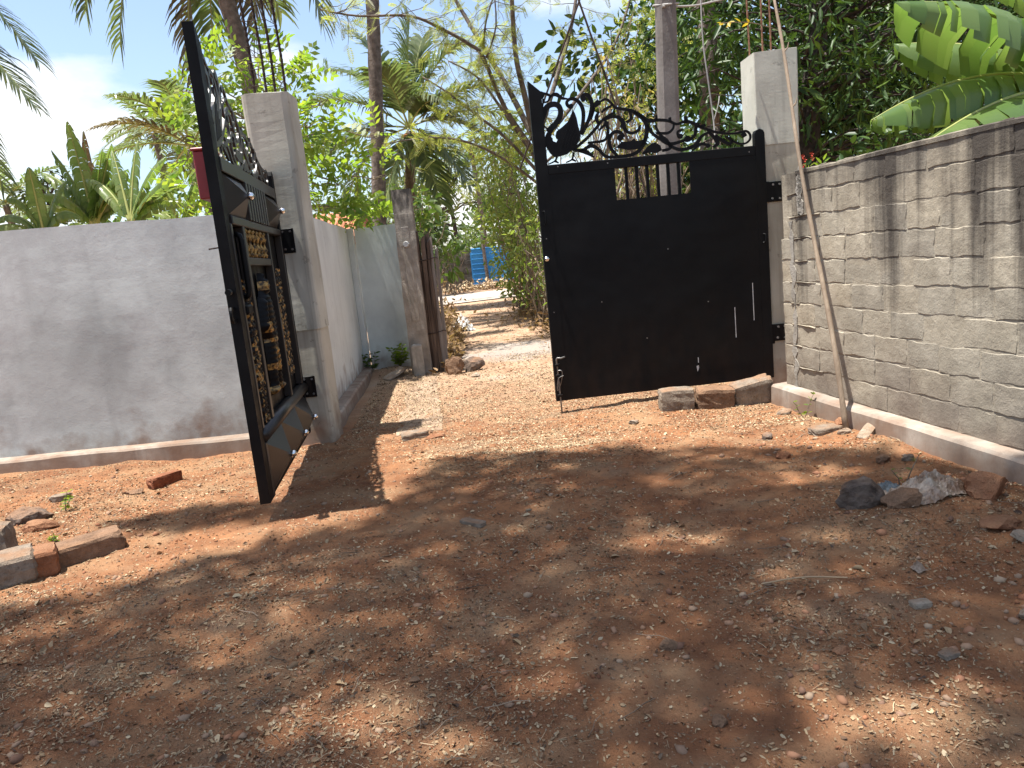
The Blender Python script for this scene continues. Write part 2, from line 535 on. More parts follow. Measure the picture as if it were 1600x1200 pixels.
M['gold'] = simple('worn_gold_paint', (0.035, 0.021, 0.009), (0.40, 0.235, 0.065), 34, 0.42, 0.2, 60, 0.004, 0.5, 0.35, lo=0.40, hi=0.60)
M['chrome'] = simple('chrome', (0.75, 0.75, 0.76), (0.82, 0.82, 0.82), 5, 0.12, 0, metal=1.0)
M['steel'] = simple('worn_steel', (0.14, 0.135, 0.13), (0.27, 0.26, 0.25), 30, 0.45, 0.2, 60, metal=0.7)
M['rebar'] = simple('rusted_rebar', (0.018, 0.012, 0.010), (0.045, 0.026, 0.018), 25, 0.85, 0.3, 90)
M['rebar_red'] = simple('red_rusted_rebar', (0.16, 0.07, 0.04), (0.24, 0.13, 0.08), 25, 0.85, 0.3, 90)
M['red'] = simple('red_box_paint', (0.20, 0.016, 0.022), (0.26, 0.024, 0.030), 6, 0.45, 0.05, 30, spec=0.4)
M['pole'] = simple('concrete_pole', (0.13, 0.115, 0.105), (0.20, 0.18, 0.165), 5, 0.9, 0.45, 50, mapscale=(1, 1, 0.5))
M['bark'] = simple('grey_bark', (0.085, 0.068, 0.055), (0.19, 0.155, 0.13), 9, 0.95, 0.6, 26, 0.03)
M['barkdark'] = simple('dark_bark', (0.030, 0.024, 0.020), (0.075, 0.060, 0.048), 9, 0.95, 0.6, 26, 0.03)
M['twig'] = simple('pale_twig', (0.16, 0.125, 0.09), (0.27, 0.21, 0.15), 12, 0.9, 0.3, 50)
M['stick'] = simple('peeled_stick', (0.19, 0.140, 0.098), (0.30, 0.235, 0.170), 14, 0.85, 0.4, 60, mapscale=(1, 1, 0.2))
M['plank'] = simple('weathered_timber', (0.048, 0.032, 0.024), (0.175, 0.125, 0.092), 12, 0.9, 0.6, 30, 0.02, mapscale=(2, 2, 0.12))
M['plank_grey'] = simple('grey_timber', (0.17, 0.145, 0.125), (0.29, 0.255, 0.225), 12, 0.9, 0.6, 30, 0.02, mapscale=(2, 2, 0.12))
M['wire'] = simple('pale_cable', (0.28, 0.27, 0.25), (0.36, 0.35, 0.33), 5, 0.7, 0)
M['blue'] = simple('blue_painted_sheet', (0.025, 0.20, 0.50), (0.05, 0.28, 0.60), 1.6, 0.5, 0.1, 8, spec=0.4)
M['road'] = simple('pale_road', (0.34, 0.29, 0.235), (0.45, 0.39, 0.32), 1.5, 0.95, 0.3, 30)
M['strip'] = simple('dusty_cement', (0.24, 0.160, 0.105), (0.36, 0.265, 0.185), 3, 0.95, 0.45, 35)
M['tile'] = simple('white_tile', (0.55, 0.55, 0.53), (0.70, 0.69, 0.67), 6, 0.6, 0.1, 30)
def stonemat(name, c1, c2):
    m, t, b = nodes(name)
    v = pos(t)
    base = ramp(t, noise(t, v, 11, 8, 0.65), [(0.32, c1), (0.66, c2)])
    base = mixc(t, ramp(t, noise(t, v, 45, 5, 0.7), [(0.55, 0.0), (0.72, 0.6)]), base, tuple(k * 0.45 for k in c1))
    g = t.nodes.new('ShaderNodeNewGeometry'); sp = t.nodes.new('ShaderNodeSeparateXYZ'); t.links.new(g.outputs['Normal'], sp.inputs[0])
    du = t.nodes.new('ShaderNodeMath'); du.operation = 'MULTIPLY'
    t.links.new(ramp(t, mapr(t, sp.outputs['Z'], 0.2, 1.0), [(0.0, 0.1), (1.0, 0.8)]), du.inputs[0])
    t.links.new(ramp(t, noise(t, v, 7, 6), [(0.4, 0.1), (0.62, 1.0)]), du.inputs[1])
    base = mixc(t, du.outputs[0], base, (0.29, 0.165, 0.095))
    t.links.new(base, b.inputs['Base Color'])
    b.inputs['Roughness'].default_value = 0.95; b.inputs['Specular IOR Level'].default_value = 0.1
    n1 = bump(t, None, noise(t, v, 22, 7, 0.7), 0.9, 0.03)
    bump(t, b, noise(t, v, 110, 4, 0.7), 0.7, 0.008, n1)
    return m
M['brick'] = stonemat('red_brick', (0.16, 0.050, 0.027), (0.29, 0.110, 0.060))
M['roof'] = simple('clay_roof_tile', (0.38, 0.13, 0.07), (0.50, 0.22, 0.13), 3, 0.9, 0.2, 20)
M['st_grey'] = stonemat('grey_stone', (0.165, 0.130, 0.100), (0.315, 0.270, 0.215))
M['st_brown'] = stonemat('brown_stone', (0.13, 0.080, 0.052), (0.28, 0.180, 0.118))
M['st_red'] = stonemat('laterite_stone', (0.20, 0.082, 0.042), (0.34, 0.165, 0.092))
M['st_white'] = stonemat('pale_stone_chip', (0.28, 0.225, 0.165), (0.43, 0.37, 0.295))
M['st_dark'] = stonemat('dark_rock', (0.065, 0.050, 0.042), (0.20, 0.165, 0.14))
M['plastic'] = simple('dusty_clear_plastic', (0.19, 0.115, 0.070), (0.40, 0.335, 0.26), 11, 0.35, 0.6, 30, 0.02, spec=0.6)
M['bluebag'] = simple('blue_grey_plastic', (0.11, 0.11, 0.10), (0.20, 0.24, 0.25), 18, 0.4, 0.4, 30, 0.02)

M['lf_bright'] = leafmat('bright_leaf', [(0.105, 0.170, 0.022), (0.165, 0.225, 0.030), (0.075, 0.140, 0.022), (0.21, 0.245, 0.040), (0.12, 0.18, 0.03)], 0.5, tgain=2.0)
M['lf_mid'] = leafmat('mid_green_leaf', [(0.050, 0.100, 0.022), (0.085, 0.140, 0.030), (0.062, 0.115, 0.025), (0.135, 0.165, 0.040), (0.070, 0.110, 0.028)], 0.4)
M['lf_thicket'] = leafmat('yellow_green_leaf', [(0.115, 0.170, 0.038), (0.165, 0.205, 0.050), (0.085, 0.140, 0.032), (0.215, 0.225, 0.065), (0.13, 0.175, 0.045)], 0.48, tgain=1.9)
M['lf_mango'] = leafmat('glossy_dark_leaf', [(0.026, 0.058, 0.012), (0.048, 0.092, 0.018), (0.020, 0.045, 0.011), (0.075, 0.125, 0.022)], 0.22, 0.45, 0.25)
M['lf_feather'] = leafmat('feathery_leaflet', [(0.185, 0.205, 0.050), (0.235, 0.240, 0.070), (0.150, 0.185, 0.045), (0.275, 0.255, 0.090)], 0.5, tgain=1.9)
M['lf_olive'] = leafmat('olive_leaf', [(0.165, 0.180, 0.060), (0.215, 0.205, 0.075), (0.130, 0.155, 0.050), (0.27, 0.225, 0.095), (0.29, 0.22, 0.11)], 0.42, tgain=1.8)
M['lf_palm'] = leafmat('palm_leaflet', [(0.075, 0.110, 0.045), (0.105, 0.140, 0.058), (0.135, 0.160, 0.078), (0.085, 0.118, 0.050)], 0.4, 0.35, 0.5, 1.8)
M['lf_palm_dry'] = leafmat('dry_palm_leaflet', [(0.11, 0.085, 0.045), (0.17, 0.125, 0.065), (0.085, 0.085, 0.040)], 0.3)
M['lf_dry'] = leafmat('dry_leaf', [(0.22, 0.135, 0.075), (0.30, 0.20, 0.115), (0.16, 0.095, 0.055), (0.36, 0.26, 0.15)], 0.25, 0.8, 0.1)
M['lf_far'] = leafmat('distant_leaf', [(0.055, 0.088, 0.030), (0.080, 0.115, 0.038), (0.042, 0.070, 0.025), (0.105, 0.130, 0.050)], 0.3)
M['litter'] = leafmat('litter_flake', [(0.26, 0.165, 0.095), (0.40, 0.285, 0.165), (0.12, 0.072, 0.046), (0.31, 0.215, 0.125), (0.50, 0.40, 0.26), (0.070, 0.046, 0.036), (0.24, 0.150, 0.090), (0.35, 0.26, 0.155), (0.16, 0.105, 0.068)], 0, 0.9, 0.1)
M['straw'] = leafmat('straw', [(0.44, 0.325, 0.195), (0.54, 0.43, 0.275), (0.33, 0.225, 0.135), (0.40, 0.31, 0.20)], 0.0, 0.85, 0.15)
M['twigs'] = leafmat('fallen_twig', [(0.17, 0.115, 0.08), (0.27, 0.20, 0.14), (0.09, 0.062, 0.048), (0.36, 0.28, 0.20)], 0, 0.9, 0.1)
M['clod'] = leafmat('earth_clod', [(0.19, 0.080, 0.042), (0.27, 0.125, 0.066), (0.13, 0.060, 0.036), (0.30, 0.155, 0.085), (0.22, 0.12, 0.075)], 0, 0.95, 0.05)
M['pebble'] = leafmat('pebble', [(0.24, 0.105, 0.058), (0.33, 0.165, 0.095), (0.27, 0.185, 0.125), (0.17, 0.09, 0.06), (0.36, 0.265, 0.18), (0.28, 0.12, 0.06)], 0, 0.95, 0.1)

def bananamat(name, cols, trans=0.4):
    m = leafmat(name, cols, trans, 0.32, 0.5)
    return m
M['banana'] = leafmat('banana_leaf', [(0.10, 0.165, 0.045), (0.13, 0.20, 0.060), (0.080, 0.145, 0.040), (0.145, 0.21, 0.070), (0.11, 0.18, 0.05)], 0.42, 0.33, 0.45, 1.5)
M['midrib'] = simple('banana_midrib', (0.24, 0.27, 0.075), (0.33, 0.34, 0.12), 5, 0.45, 0.1, 30)
M['bananastem'] = simple('banana_stem', (0.12, 0.13, 0.05), (0.22, 0.20, 0.10), 6, 0.6, 0.2, 20, mapscale=(2, 2, 0.3))
M['flower'] = simple('red_flower', (0.50, 0.035, 0.02), (0.60, 0.08, 0.04), 8, 0.6, 0)
M['husk'] = simple('orange_palm_husk', (0.22, 0.085, 0.03), (0.34, 0.15, 0.06), 10, 0.8, 0.2, 30)

# ------------------------------------------------------------------ ground sheet
def graded(lo, hi, step, far_lo, far_hi, g=1.18):
    c = list(np.arange(lo, hi + 1e-6, step))
    s = step; x = c[-1]
    while x < far_hi:
        s *= g; x += s; c.append(x)
    s = step; x = c[0]; pre = []
    while x > far_lo:
        s *= g; x -= s; pre.append(x)
    return np.array(pre[::-1] + c)
gxs = graded(-3.4, 3.2, 0.024, -600, 600, 1.10)
gys = graded(1.5, 7.6, 0.024, -300, 900, 1.045)
GX, GY = np.meshgrid(gxs, gys)
GZ = gz(GX, GY)
nx, ny = len(gxs), len(gys)
idx = np.arange(nx * ny).reshape(ny, nx)
GF = np.stack([idx[:-1, :-1], idx[:-1, 1:], idx[1:, 1:], idx[1:, :-1]], -1).reshape(-1, 4)
ground = link('ground', new_mesh('ground', np.stack([GX, GY, GZ], -1).reshape(-1, 3), GF), M['soil'], smooth=True)
tag(ground, 'red earth ground of the yard and lane', None, None, 'structure')

# the pale road crossing beyond the lane
rd = MB()
for i in range(24):
    x0 = -14 + i * 1.0; x1 = x0 + 1.0
    f = lambda x: (26.6 + 0.35 * (x + 2.0), 33.5 + 0.35 * (x + 2.0))
    rd.add([(x0, f(x0)[0], 0.03), (x1, f(x1)[0], 0.03), (x1, f(x1)[1], 0.03), (x0, f(x0)[1], 0.03)], [(0, 1, 2, 3)])
tag(rd.build('road', M['road']), 'pale dusty road crossing at the far end of the lane', None, None, 'structure')
# ------------------------------------------------------------------ walls
def wall_slab(name, a, b, th, z0, ztop0, ztop1, mat, nseg=30, seed=1, wob=0.008, side=1):
    """a rendered wall between ground points a and b; the face at a->b, thickness to the left (side=1) of travel"""
    a = np.array(a, float); b = np.array(b, float)
    d = b - a; L = np.linalg.norm(d); d = d / L; n = np.array([-d[1], d[0]]) * side
    nz_ = 14
    V = []; F = []
    for i in range(nseg + 1):
        s = i / nseg
        zt = ztop0 + (ztop1 - ztop0) * s + (vnoise(s * L * 2.3, 0.5, seed) - 0.5) * 0.02
        for j in range(nz_ + 1):
            z = z0 + (zt - z0) * j / nz_
            off = (fbm(np.array(s * L * 1.1), np.array(z * 1.1), seed, 3) - 0.5) * 2 * wob
            p = a + d * s * L + n * float(off)
            V.append((p[0], p[1], z))
        p = a + d * s * L + n * th
        V.append((p[0], p[1], zt - 0.006)); V.append((p[0], p[1], z0))
    k = nz_ + 3
    for i in range(nseg):
        for j in range(k):
            F.append((i * k + j, (i + 1) * k + j, (i + 1) * k + (j + 1) % k, i * k + (j + 1) % k))
    F.append(tuple(range(k))); F.append(tuple(range(nseg * k + k - 1, nseg * k - 1, -1)))
    return MB().add(V, F).build(name, mat)

def plinth(name, a, b, depth, z0, z1, mat, parent, seed=3, nseg=40, side=-1, wob=0.014):
    a = np.array(a, float); b = np.array(b, float)
    d = b - a; L = np.linalg.norm(d); d = d / L; n = np.array([-d[1], d[0]]) * side
    V = []; F = []
    for i in range(nseg + 1):
        s = i / nseg * L
        w = (float(fbm(np.array(s * 3.0), np.array(0.3), seed, 4)) - 0.5) * 2 * wob
        h = (float(fbm(np.array(s * 2.0), np.array(4.3), seed, 4)) - 0.5) * 2 * wob
        p0 = a + d * s + n * (depth + w); p1 = a + d * s
        q = p1 - n * 0.05
        V += [(p0[0] + n[0] * 0.012, p0[1] + n[1] * 0.012, z0), (p0[0], p0[1], z1 + h - 0.018), (p0[0] - n[0] * 0.018, p0[1] - n[1] * 0.018, z1 + h), (q[0], q[1], z1 + 0.004), (q[0], q[1], z0)]
    for i in range(nseg):
        for j in range(5):
            F.append((i * 5 + j, i * 5 + (j + 1) % 5, (i + 1) * 5 + (j + 1) % 5, (i + 1) * 5 + j))
    F.append((0, 1, 2, 3, 4)); e = nseg * 5; F.append((e + 4, e + 3, e + 2, e + 1, e))
    return MB().add(V, F).build(name, mat, parent)

w1 = wall_slab('boundary_wall', (-2.0, 6.80), (-9.5, 6.80), 0.15, -0.15, 2.11, 2.27, M['plaster'], 60, 4, 0.010, -1)
tag(w1, 'long smooth grey plastered boundary wall left of the open gate leaf', 'wall')
plinth('plinth', (-9.5, 6.80), (-2.0, 6.80), 0.15, -0.15, 0.115, M['plinth'], w1, 5, 70, -1, 0.02)
w2 = wall_slab('lane_wall', (-1.84, 7.03), (-2.10, 10.72), 0.15, -0.15, 2.10, 2.10, M['plaster_new'], 40, 8, 0.006, 1)
tag(w2, 'pale grey plastered wall running back from the round-edged gate pillar', 'wall')
plinth('plinth', (-1.84, 7.03), (-2.10, 10.6), 0.13, -0.15, 0.13, M['plinth'], w2, 9, 40, -1)
MB().box(-2.10, -2.02, 10.66, 10.78, -0.1, 2.10, 0, 0.008).build('corner_strip', M['plaster_new'], w2)
w3 = wall_slab('back_wall', (-2.02, 10.80), (-1.15, 10.92), 0.14, -0.15, 2.10, 2.12, M['plaster'], 14, 12, 0.006, 1)
tag(w3, 'short grey plastered wall behind the precast concrete post', 'wall')

# ------------------------------------------------------------------ pillars
def pillar(name, label, x0, x1, y0, y1, h, bev, mat, zsplit=None, mat_low=None, seed=1):
    root = empty(name, ((x0 + x1) / 2, (y0 + y1) / 2, 0), 0, label, 'pillar')
    cx, cy = (x0 + x1) / 2, (y0 + y1) / 2
    def shaft(pname, z0, z1, grow, mt, sd):
        X0, X1, Y0, Y1 = x0 - cx - grow, x1 - cx + grow, y0 - cy - grow, y1 - cy + grow
        base = []
        for (qx, qy, a0) in ((X1 - bev, Y0 + bev, -90), (X1 - bev, Y1 - bev, 0), (X0 + bev, Y1 - bev, 90), (X0 + bev, Y0 + bev, 180)):
            for k in range(4):
                a = math.radians(a0 + 30 * k)
                base.append((qx + bev * math.cos(a), qy + bev * math.sin(a)))
        nb = len(base); V = []; F = []; nzs = 26
        for j in range(nzs + 1):
            z = z0 + (z1 - z0) * j / nzs
            for (x, y) in base:
                o = (float(fbm(np.array(z * 2.2 + x * 3), np.array(y * 3.0 + x), sd, 2)) - 0.5) * 0.012
                edge = 0.002 * (float(vnoise(z * 5, x * 9 + y * 5, sd)) - 0.5)
                r = 1 + (o + edge) / 0.2
                zz = z + ((float(vnoise(x * 9, y * 9, sd + 5)) - 0.5) * 0.03 if j == nzs else 0)
                V.append((x * r, y * r, zz))
        for j in range(nzs):
            for k in range(nb):
                F.append((j * nb + k, j * nb + (k + 1) % nb, (j + 1) * nb + (k + 1) % nb, (j + 1) * nb + k))
        F.append(tuple(range(nzs * nb, nzs * nb + nb)))
        ob_ = MB().add(V, F).build(pname, mt, root)
        return ob_
    if zsplit is None:
        shaft('shaft', -0.15, h, 0, mat, seed)
    else:
        shaft('lower_shaft', -0.15, zsplit, 0, mat_low, seed)
        shaft('upper_shaft', zsplit - 0.02, h, 0.007, mat, seed + 3)
    return root

PL = pillar('gate_pillar', 'grey concrete gate pillar with four tall dark reinforcing bars on top', -2.04, -1.66, 6.64, 7.02, 3.06, 0.05, M['pillar'], 1.05, M['pillar_low'], 2)
def rebar(path, r, mat, parent, name='reinforcing_bar'):
    mb = MB()
    P = smooth_path(path, 4)
    # ribbed bar
    Q = []; R = []
    for i in range(len(P) - 1):
        for k in range(6):
            t = k / 6
            Q.append(tuple(P[i] * (1 - t) + P[i + 1] * t)); R.append(r * (1.16 if k % 2 else 0.9))
    Q.append(tuple(P[-1])); R.append(r)
    mb.tube(Q, R, 6)
    return mb.build(name, mat, parent)
for (dx, dy) in ((-0.10, -0.10), (-0.055, 0.09), (0.075, -0.10), (0.115, 0.09)):
    rebar([(dx, dy, 2.9), (dx + 0.01, dy, 3.4), (dx - 0.01, dy, 4.0), (dx - 0.015, dy + 0.01, 4.7)], 0.0115, M['rebar'], PL)
for z, e in ((3.14, 0.0), (3.27, 0.01), (3.33, -0.005), (3.46, 0.012), (3.66, 0.0), (3.85, 0.01)):
    MB().tube([(-0.11, -0.11, z), (0.09, -0.11, z + e), (0.125, 0.10, z + e + 0.01), (-0.065, 0.10, z - e), (-0.11, -0.11, z)], 0.0035, 5).build('stirrup_tie', M['rebar'], PL)

PR = pillar('gate_pillar', 'square pale concrete gate pillar where the long thin stick leans', 2.44, 2.82, 6.98, 7.34, 3.07, 0.012, M['pillar'], 2.28, M['pillar_low'], 6)
for (dx, dy, lx) in ((-0.12, 0.12, -0.03), (-0.08, -0.10, 0.0), (0.04, 0.02, 0.0)):
    rebar([(dx, dy, 2.9), (dx + lx * 0.3, dy, 3.5), (dx + lx, dy, 4.6)], 0.008, M['rebar_red'], PR)

# ------------------------------------------------------------------ right block wall
WA = np.array([2.40, 6.30]); WB = np.array([2.76, 3.90])
WD = (WB - WA) / np.linalg.norm(WB - WA); WN = np.array([WD[1], -WD[0]])   # WN: out of the wall to the yard
if WN[0] > 0: WN = -WN
bw = empty('block_wall', (WA[0], WA[1], 0), math.atan2(WD[1], WD[0]), 'weathered concrete block wall with black streaks along the yard edge', 'wall')
# local frame: x along the wall, y = left of travel; yard side is -y when WN = right of travel
loc_n = np.array([-WD[1], WD[0]])
SGN = 1 if float(np.dot(loc_n, WN)) > 0 else -1
TH = 0.16
MB().box(-0.02, 3.9, min(-SGN * 0.0022, -SGN * TH), max(-SGN * 0.0022, -SGN * TH), -0.1, 1.93).build('mortar_core', M['block'], bw)
def block_mesh(L, H, seed, rag=0.006):
    nu, nv = 10, 5
    V = []; F = []
    dep = 0.05
    for j in range(nv + 1):
        for i in range(nu + 1):
            u = i / nu; v = j / nv
            x = u * L; z = v * H
            edge = min(u, 1 - u) * L; edgez = min(v, 1 - v) * H
            y = 0.0016 + (vnoise(x * 9 + seed * 3.1, z * 9, seed) - 0.5) * 0.004
            if i in (0, nu) or j in (0, nv):
                y = -0.0032
                x += (vnoise(z * 30, seed, seed + 1) - 0.5) * rag * 2.5 if i in (0, nu) else 0
                z += (vnoise(x * 22, seed * 7, seed + 2) - 0.5) * rag * 2.6 if j in (0, nv) else 0
            elif i in (1, nu - 1) or j in (1, nv - 1):
                y -= 0.0005 + 0.0015 * vnoise(x * 20, z * 20, seed + 4)
                if i in (1, nu - 1): x = (0.005 if i == 1 else L - 0.005) + (vnoise(z * 30, seed, seed + 1) - 0.5) * rag * 2.5
                if j in (1, nv - 1): z = (0.005 if j == 1 else H - 0.005) + (vnoise(x * 22, seed * 7, seed + 2) - 0.5) * rag * 2.6
            V.append((float(x), float(y) * SGN, float(z)))
    for j in range(nv):
        for i in range(nu):
            a = j * (nu + 1) + i
            F.append((a, a + 1, a + nu + 2, a + nu + 1))
    return MB().add(V, F)
CH = 0.178
variants = {}
def get_variant(L, k):
    key = (round(L, 2), k)
    if key not in variants:
        o = block_mesh(L - 0.009, CH - 0.008, k * 13 + int(L * 100)).build('block', M['block'], bw)
        variants[key] = o
        return o
    o = variants[key].copy(); COL.objects.link(o)
    return o
for r in range(10):
    z = 0.165 + r * CH
    s0 = {9: 0.20, 8: 0.12, 7: 0.05}.get(r, -0.06)
    s = s0
    first = True
    while s < 3.55:
        L = random.choice((0.29, 0.33, 0.33, 0.36, 0.39))
        if first: L = 0.14 if r % 2 else 0.24
        o = get_variant(L, random.randrange(4))
        o.location = (s + 0.005, random.uniform(-0.002, 0.002), z + 0.005)
        o.rotation_euler = (random.uniform(-0.012, 0.012), random.uniform(-0.006, 0.006), random.uniform(-0.01, 0.01))
        if first and 2 <= r <= 8:
            pass
        s += L; first = False
# ragged mortar lips left proud along bed joints
for r in range(1, 10):
    z = 0.165 + r * CH - 0.004
    s = random.uniform(0, 0.3)
    while s < 3.4:
        L = random.uniform(0.12, 0.45)
        V = []; F = []
        n = max(4, int(L / 0.025))
        for i in range(n + 1):
            x = s + L * i / n
            fade = min(1, 4 * min(i, n - i) / n)
            p = (-0.003 + 0.011 * float(vnoise(x * 26, r * 3.3, 5))) * fade
            dz = (float(vnoise(x * 9, r * 1.7, 8)) - 0.5) * 0.022
            t_ = 0.003 + 0.006 * float(vnoise(x * 15, r * 5.7, 2))
            V += [(x, SGN * -0.004, z + dz + t_), (x, SGN * (0.006 + p), z + dz + t_ * 0.4), (x, SGN * (0.004 + p * 0.7), z + dz - t_ * 0.6), (x, SGN * -0.004, z + dz - t_)]
        for i in range(n):
            for j in range(4):
                F.append((i * 4 + j, i * 4 + (j + 1) % 4, i * 4 + 4 + (j + 1) % 4, i * 4 + 4 + j))
        MB().add(V, F).build('mortar_lip', M['block'], bw)
        s += L + random.uniform(1.6, 4.5)
# grey cement smear down the end joint and coping skim
for (sx, w_, za, zb) in ((0.12, 0.030, 0.17, 1.55), (0.26, 0.035, 1.60, 1.94)):
    pts = [(sx + random.uniform(-0.016, 0.016), za + (zb - za) * i / 23) for i in range(24)]
    MB().ribbon(pts, [w_ * random.choice((0.15, 0.5, 0.8, 1.1, 1.5)) for _ in range(24)], SGN * -0.002, SGN * 0.0075).build('cement_smear', M['mortar'], bw)
cp = MB(); V = []; F = []
for i in range(61):
    x = 0.20 + (3.9 - 0.20) * i / 60
    zt = 1.945 + (float(fbm(np.array(x * 2.4), np.array(0.7), 4, 4)) - 0.5) * 0.035
    y0 = SGN * (0.004 + 0.008 * float(vnoise(x * 12, 2.2, 3))); y1 = -SGN * (TH + 0.004)
    V += [(x, y0, 1.915), (x, y0, zt - 0.008), (x, y0 * 0.3 - SGN * 0.012, zt), (x, y1, zt), (x, y1, 1.915)]
for i in range(60):
    for j in range(5):
        F.append((i * 5 + j, i * 5 + (j + 1) % 5, i * 5 + 5 + (j + 1) % 5, i * 5 + 5 + j))
F.append((0, 1, 2, 3, 4)); F.append((304, 303, 302, 301, 300))
cp.add(V, F).build('coping', M['block'], bw)
pl = plinth('plinth', (-0.12, 0.0), (3.9, 0.0), 0.115, -0.15, 0.165, M['strip'], bw, 15, 70, SGN, 0.010)
pl.data.materials.clear(); pl.data.materials.append(M['plinth'])

# ------------------------------------------------------------------ gate leaves
GW = 2.10; GB = 0.115; GR = 2.262
def zoom3(X, Y):
    px = 810 + X / 4.0; py = 120 + Y / 4.0
    u = 6.8546 - 0.0058117 * px + 0.00038329 * py
    z = 4.1148 - 0.00050673 * px - 0.005498 * py
    return (u, z)
def z6(X, Y):
    return zoom3(X * 0.53333 - 40, Y * 0.53333)
def Z3(pts): return [zoom3(*p) for p in pts]
def Z6(pts): return [z6(*p) for p in pts]
PXM = 0.00151      # metres for one unit of the tracing

def ornament(root, mat):
    y0, y1 = -0.008, 0.008
    sw = MB()
    body = Z6([(710, 390), (735, 430), (755, 490), (775, 600), (800, 690), (785, 750), (750, 800), (700, 860), (640, 905), (560, 930), (490, 940), (440, 890), (400, 820), (382, 740), (395, 680), (430, 620), (468, 625), (458, 700), (480, 755), (515, 768), (532, 735), (508, 695), (520, 640), (590, 585), (650, 530), (690, 455)])
    sw.prism(body, y0 * 1.5, y1 * 1.5)
    sw.ribbon(Z6([(360, 500), (375, 450), (395, 385), (440, 340), (500, 325), (550, 345), (572, 400), (562, 470), (520, 540), (465, 600), (430, 650)]), [0.020, 0.026, 0.024, 0.022, 0.022, 0.024, 0.026, 0.030], y0 * 1.4, y1 * 1.4)
    sw.ribbon(Z6([(370, 480), (365, 540), (345, 585)]), [0.013, 0.008, 0.004], y0, y1)
    for a in ([(525, 925), (495, 985), (420, 1022)], [(495, 985), (540, 1008)], [(715, 885), (695, 965), (625, 1003)], [(695, 965), (745, 990)]):
        sw.ribbon(Z6(a), [0.010, 0.007, 0.005], y0, y1)
    swan = sw.build('swan', mat, root)
    fe = MB()
    for k in range(5):          # raised feather ribs on both sides of the wing
        a = (560 + k * 42, 880 - k * 22); b = (700 + k * 14, 470 + k * 60)
        for s in (-1, 1):
            fe.ribbon(Z6([a, ((a[0] + b[0]) / 2 - 15, (a[1] + b[1]) / 2 + 20), b]), 0.004, s * 0.011, s * 0.016)
    fe.build('wing_feathers', mat, swan)
    sc = MB()
    def st(pts, w, six=False):
        w = [k * PXM for k in w] if hasattr(w, '__len__') else w * PXM
        sc.ribbon(Z6(pts) if six else Z3(pts), w, y0, y1)
    def blob(x, y, r, six=False):
        c = z6(x, y) if six else zoom3(x, y)
        r = r * PXM
        sc.prism([(c[0] + r * math.cos(a), c[1] + r * math.sin(a)) for a in np.linspace(0, 2 * math.pi, 11)[:-1]], y0 * 1.6, y1 * 1.6)
    # rose and stems by the free post
    blob(350, 222, 21, True)
    st([(375, 262), (372, 330), (345, 420), (320, 440)], [6, 4, 4, 3], True)
    st([(350, 195), (430, 215), (455, 240), (430, 290), (385, 305)], [6, 7, 6, 5, 4], True)
    st([(440, 260), (480, 222), (530, 215), (590, 255), (655, 262)], [4, 8, 11, 8, 3], True)
    st([(365, 565), (395, 590), (425, 620)], 4, True)
    # plumes
    st([(705, 360), (660, 345), (645, 300), (690, 262), (760, 278), (815, 345), (835, 440), (822, 570), (795, 670)], [7, 9, 9, 9, 10, 11, 11, 10, 7], True); blob(690, 350, 15, True)
    st([(835, 285), (820, 245), (855, 215), (900, 235), (930, 300), (930, 380), (900, 490), (850, 600), (815, 680)], [8, 10, 11, 12, 12, 12, 11, 10, 8], True); blob(836, 265, 15, True)
    st([(1020, 325), (1000, 290), (965, 325), (950, 400), (920, 500)], [5, 8, 8, 8, 6], True); blob(1012, 310, 14, True)
    st([(700, 860), (790, 790), (880, 710), (980, 600), (1060, 500), (1190, 420)], [9, 9, 9, 9, 8, 7], True)
    st([(1010, 560), (985, 480), (1010, 410)], [7, 12, 5], True)
    st([(1045, 420), (1085, 380), (1160, 340), (1170, 310)], [5, 8, 6, 4], True)
    # scrolls
    st([(480, 190), (505, 160), (545, 142), (580, 168), (600, 192), (640, 202), (700, 212), (760, 243), (810, 275), (870, 270), (930, 275), (985, 295), (1040, 278), (1090, 290), (1130, 312), (1180, 330), (1230, 345), (1300, 355), (1370, 352), (1420, 338), (1448, 358), (1450, 390), (1425, 415), (1385, 420), (1340, 402), (1290, 372)], [6, 6, 7, 6, 7, 8, 9, 10, 10, 9, 8, 7, 9, 9, 8, 7, 7, 6, 6, 6, 6, 6, 6, 6, 6, 5])
    st([(345, 460), (400, 455), (450, 430), (495, 452), (540, 497), (610, 500), (700, 488), (755, 455), (790, 385), (797, 310), (770, 260), (715, 222)], [9, 8, 12, 9, 8, 9, 10, 11, 12, 11, 10, 8])
    st([(370, 460), (420, 470), (470, 505)], [8, 14, 3])
    st([(612, 492), (572, 445), (563, 390), (590, 347), (632, 347), (655, 378)], [8, 10, 11, 10, 10, 9]); blob(632, 380, 19)
    st([(530, 275), (580, 250), (622, 255), (650, 285), (662, 330), (700, 352), (742, 335), (757, 300)], [6, 8, 10, 14, 10, 8, 9, 5]); blob(650, 305, 17)
    sc.prism(Z3([(603, 442), (640, 406), (698, 402), (715, 385), (730, 400), (770, 395), (792, 368), (785, 418), (742, 452), (680, 458)]), y0, y1)
    st([(800, 300), (830, 350), (880, 388), (940, 420), (1010, 405), (1070, 382)], [7, 8, 9, 10, 9, 6])
    st([(855, 350), (925, 352), (960, 325), (966, 290)], [7, 8, 7, 5])
    st([(690, 215), (700, 260), (670, 285)], [7, 9, 9])
    sc.prism(Z3([(768, 478), (798, 440), (830, 414), (852, 410), (882, 430), (892, 460), (858, 478), (815, 472)]), y0, y1)
    st([(895, 462), (945, 445), (920, 395), (880, 362), (848, 300)], [8, 9, 9, 8, 5])
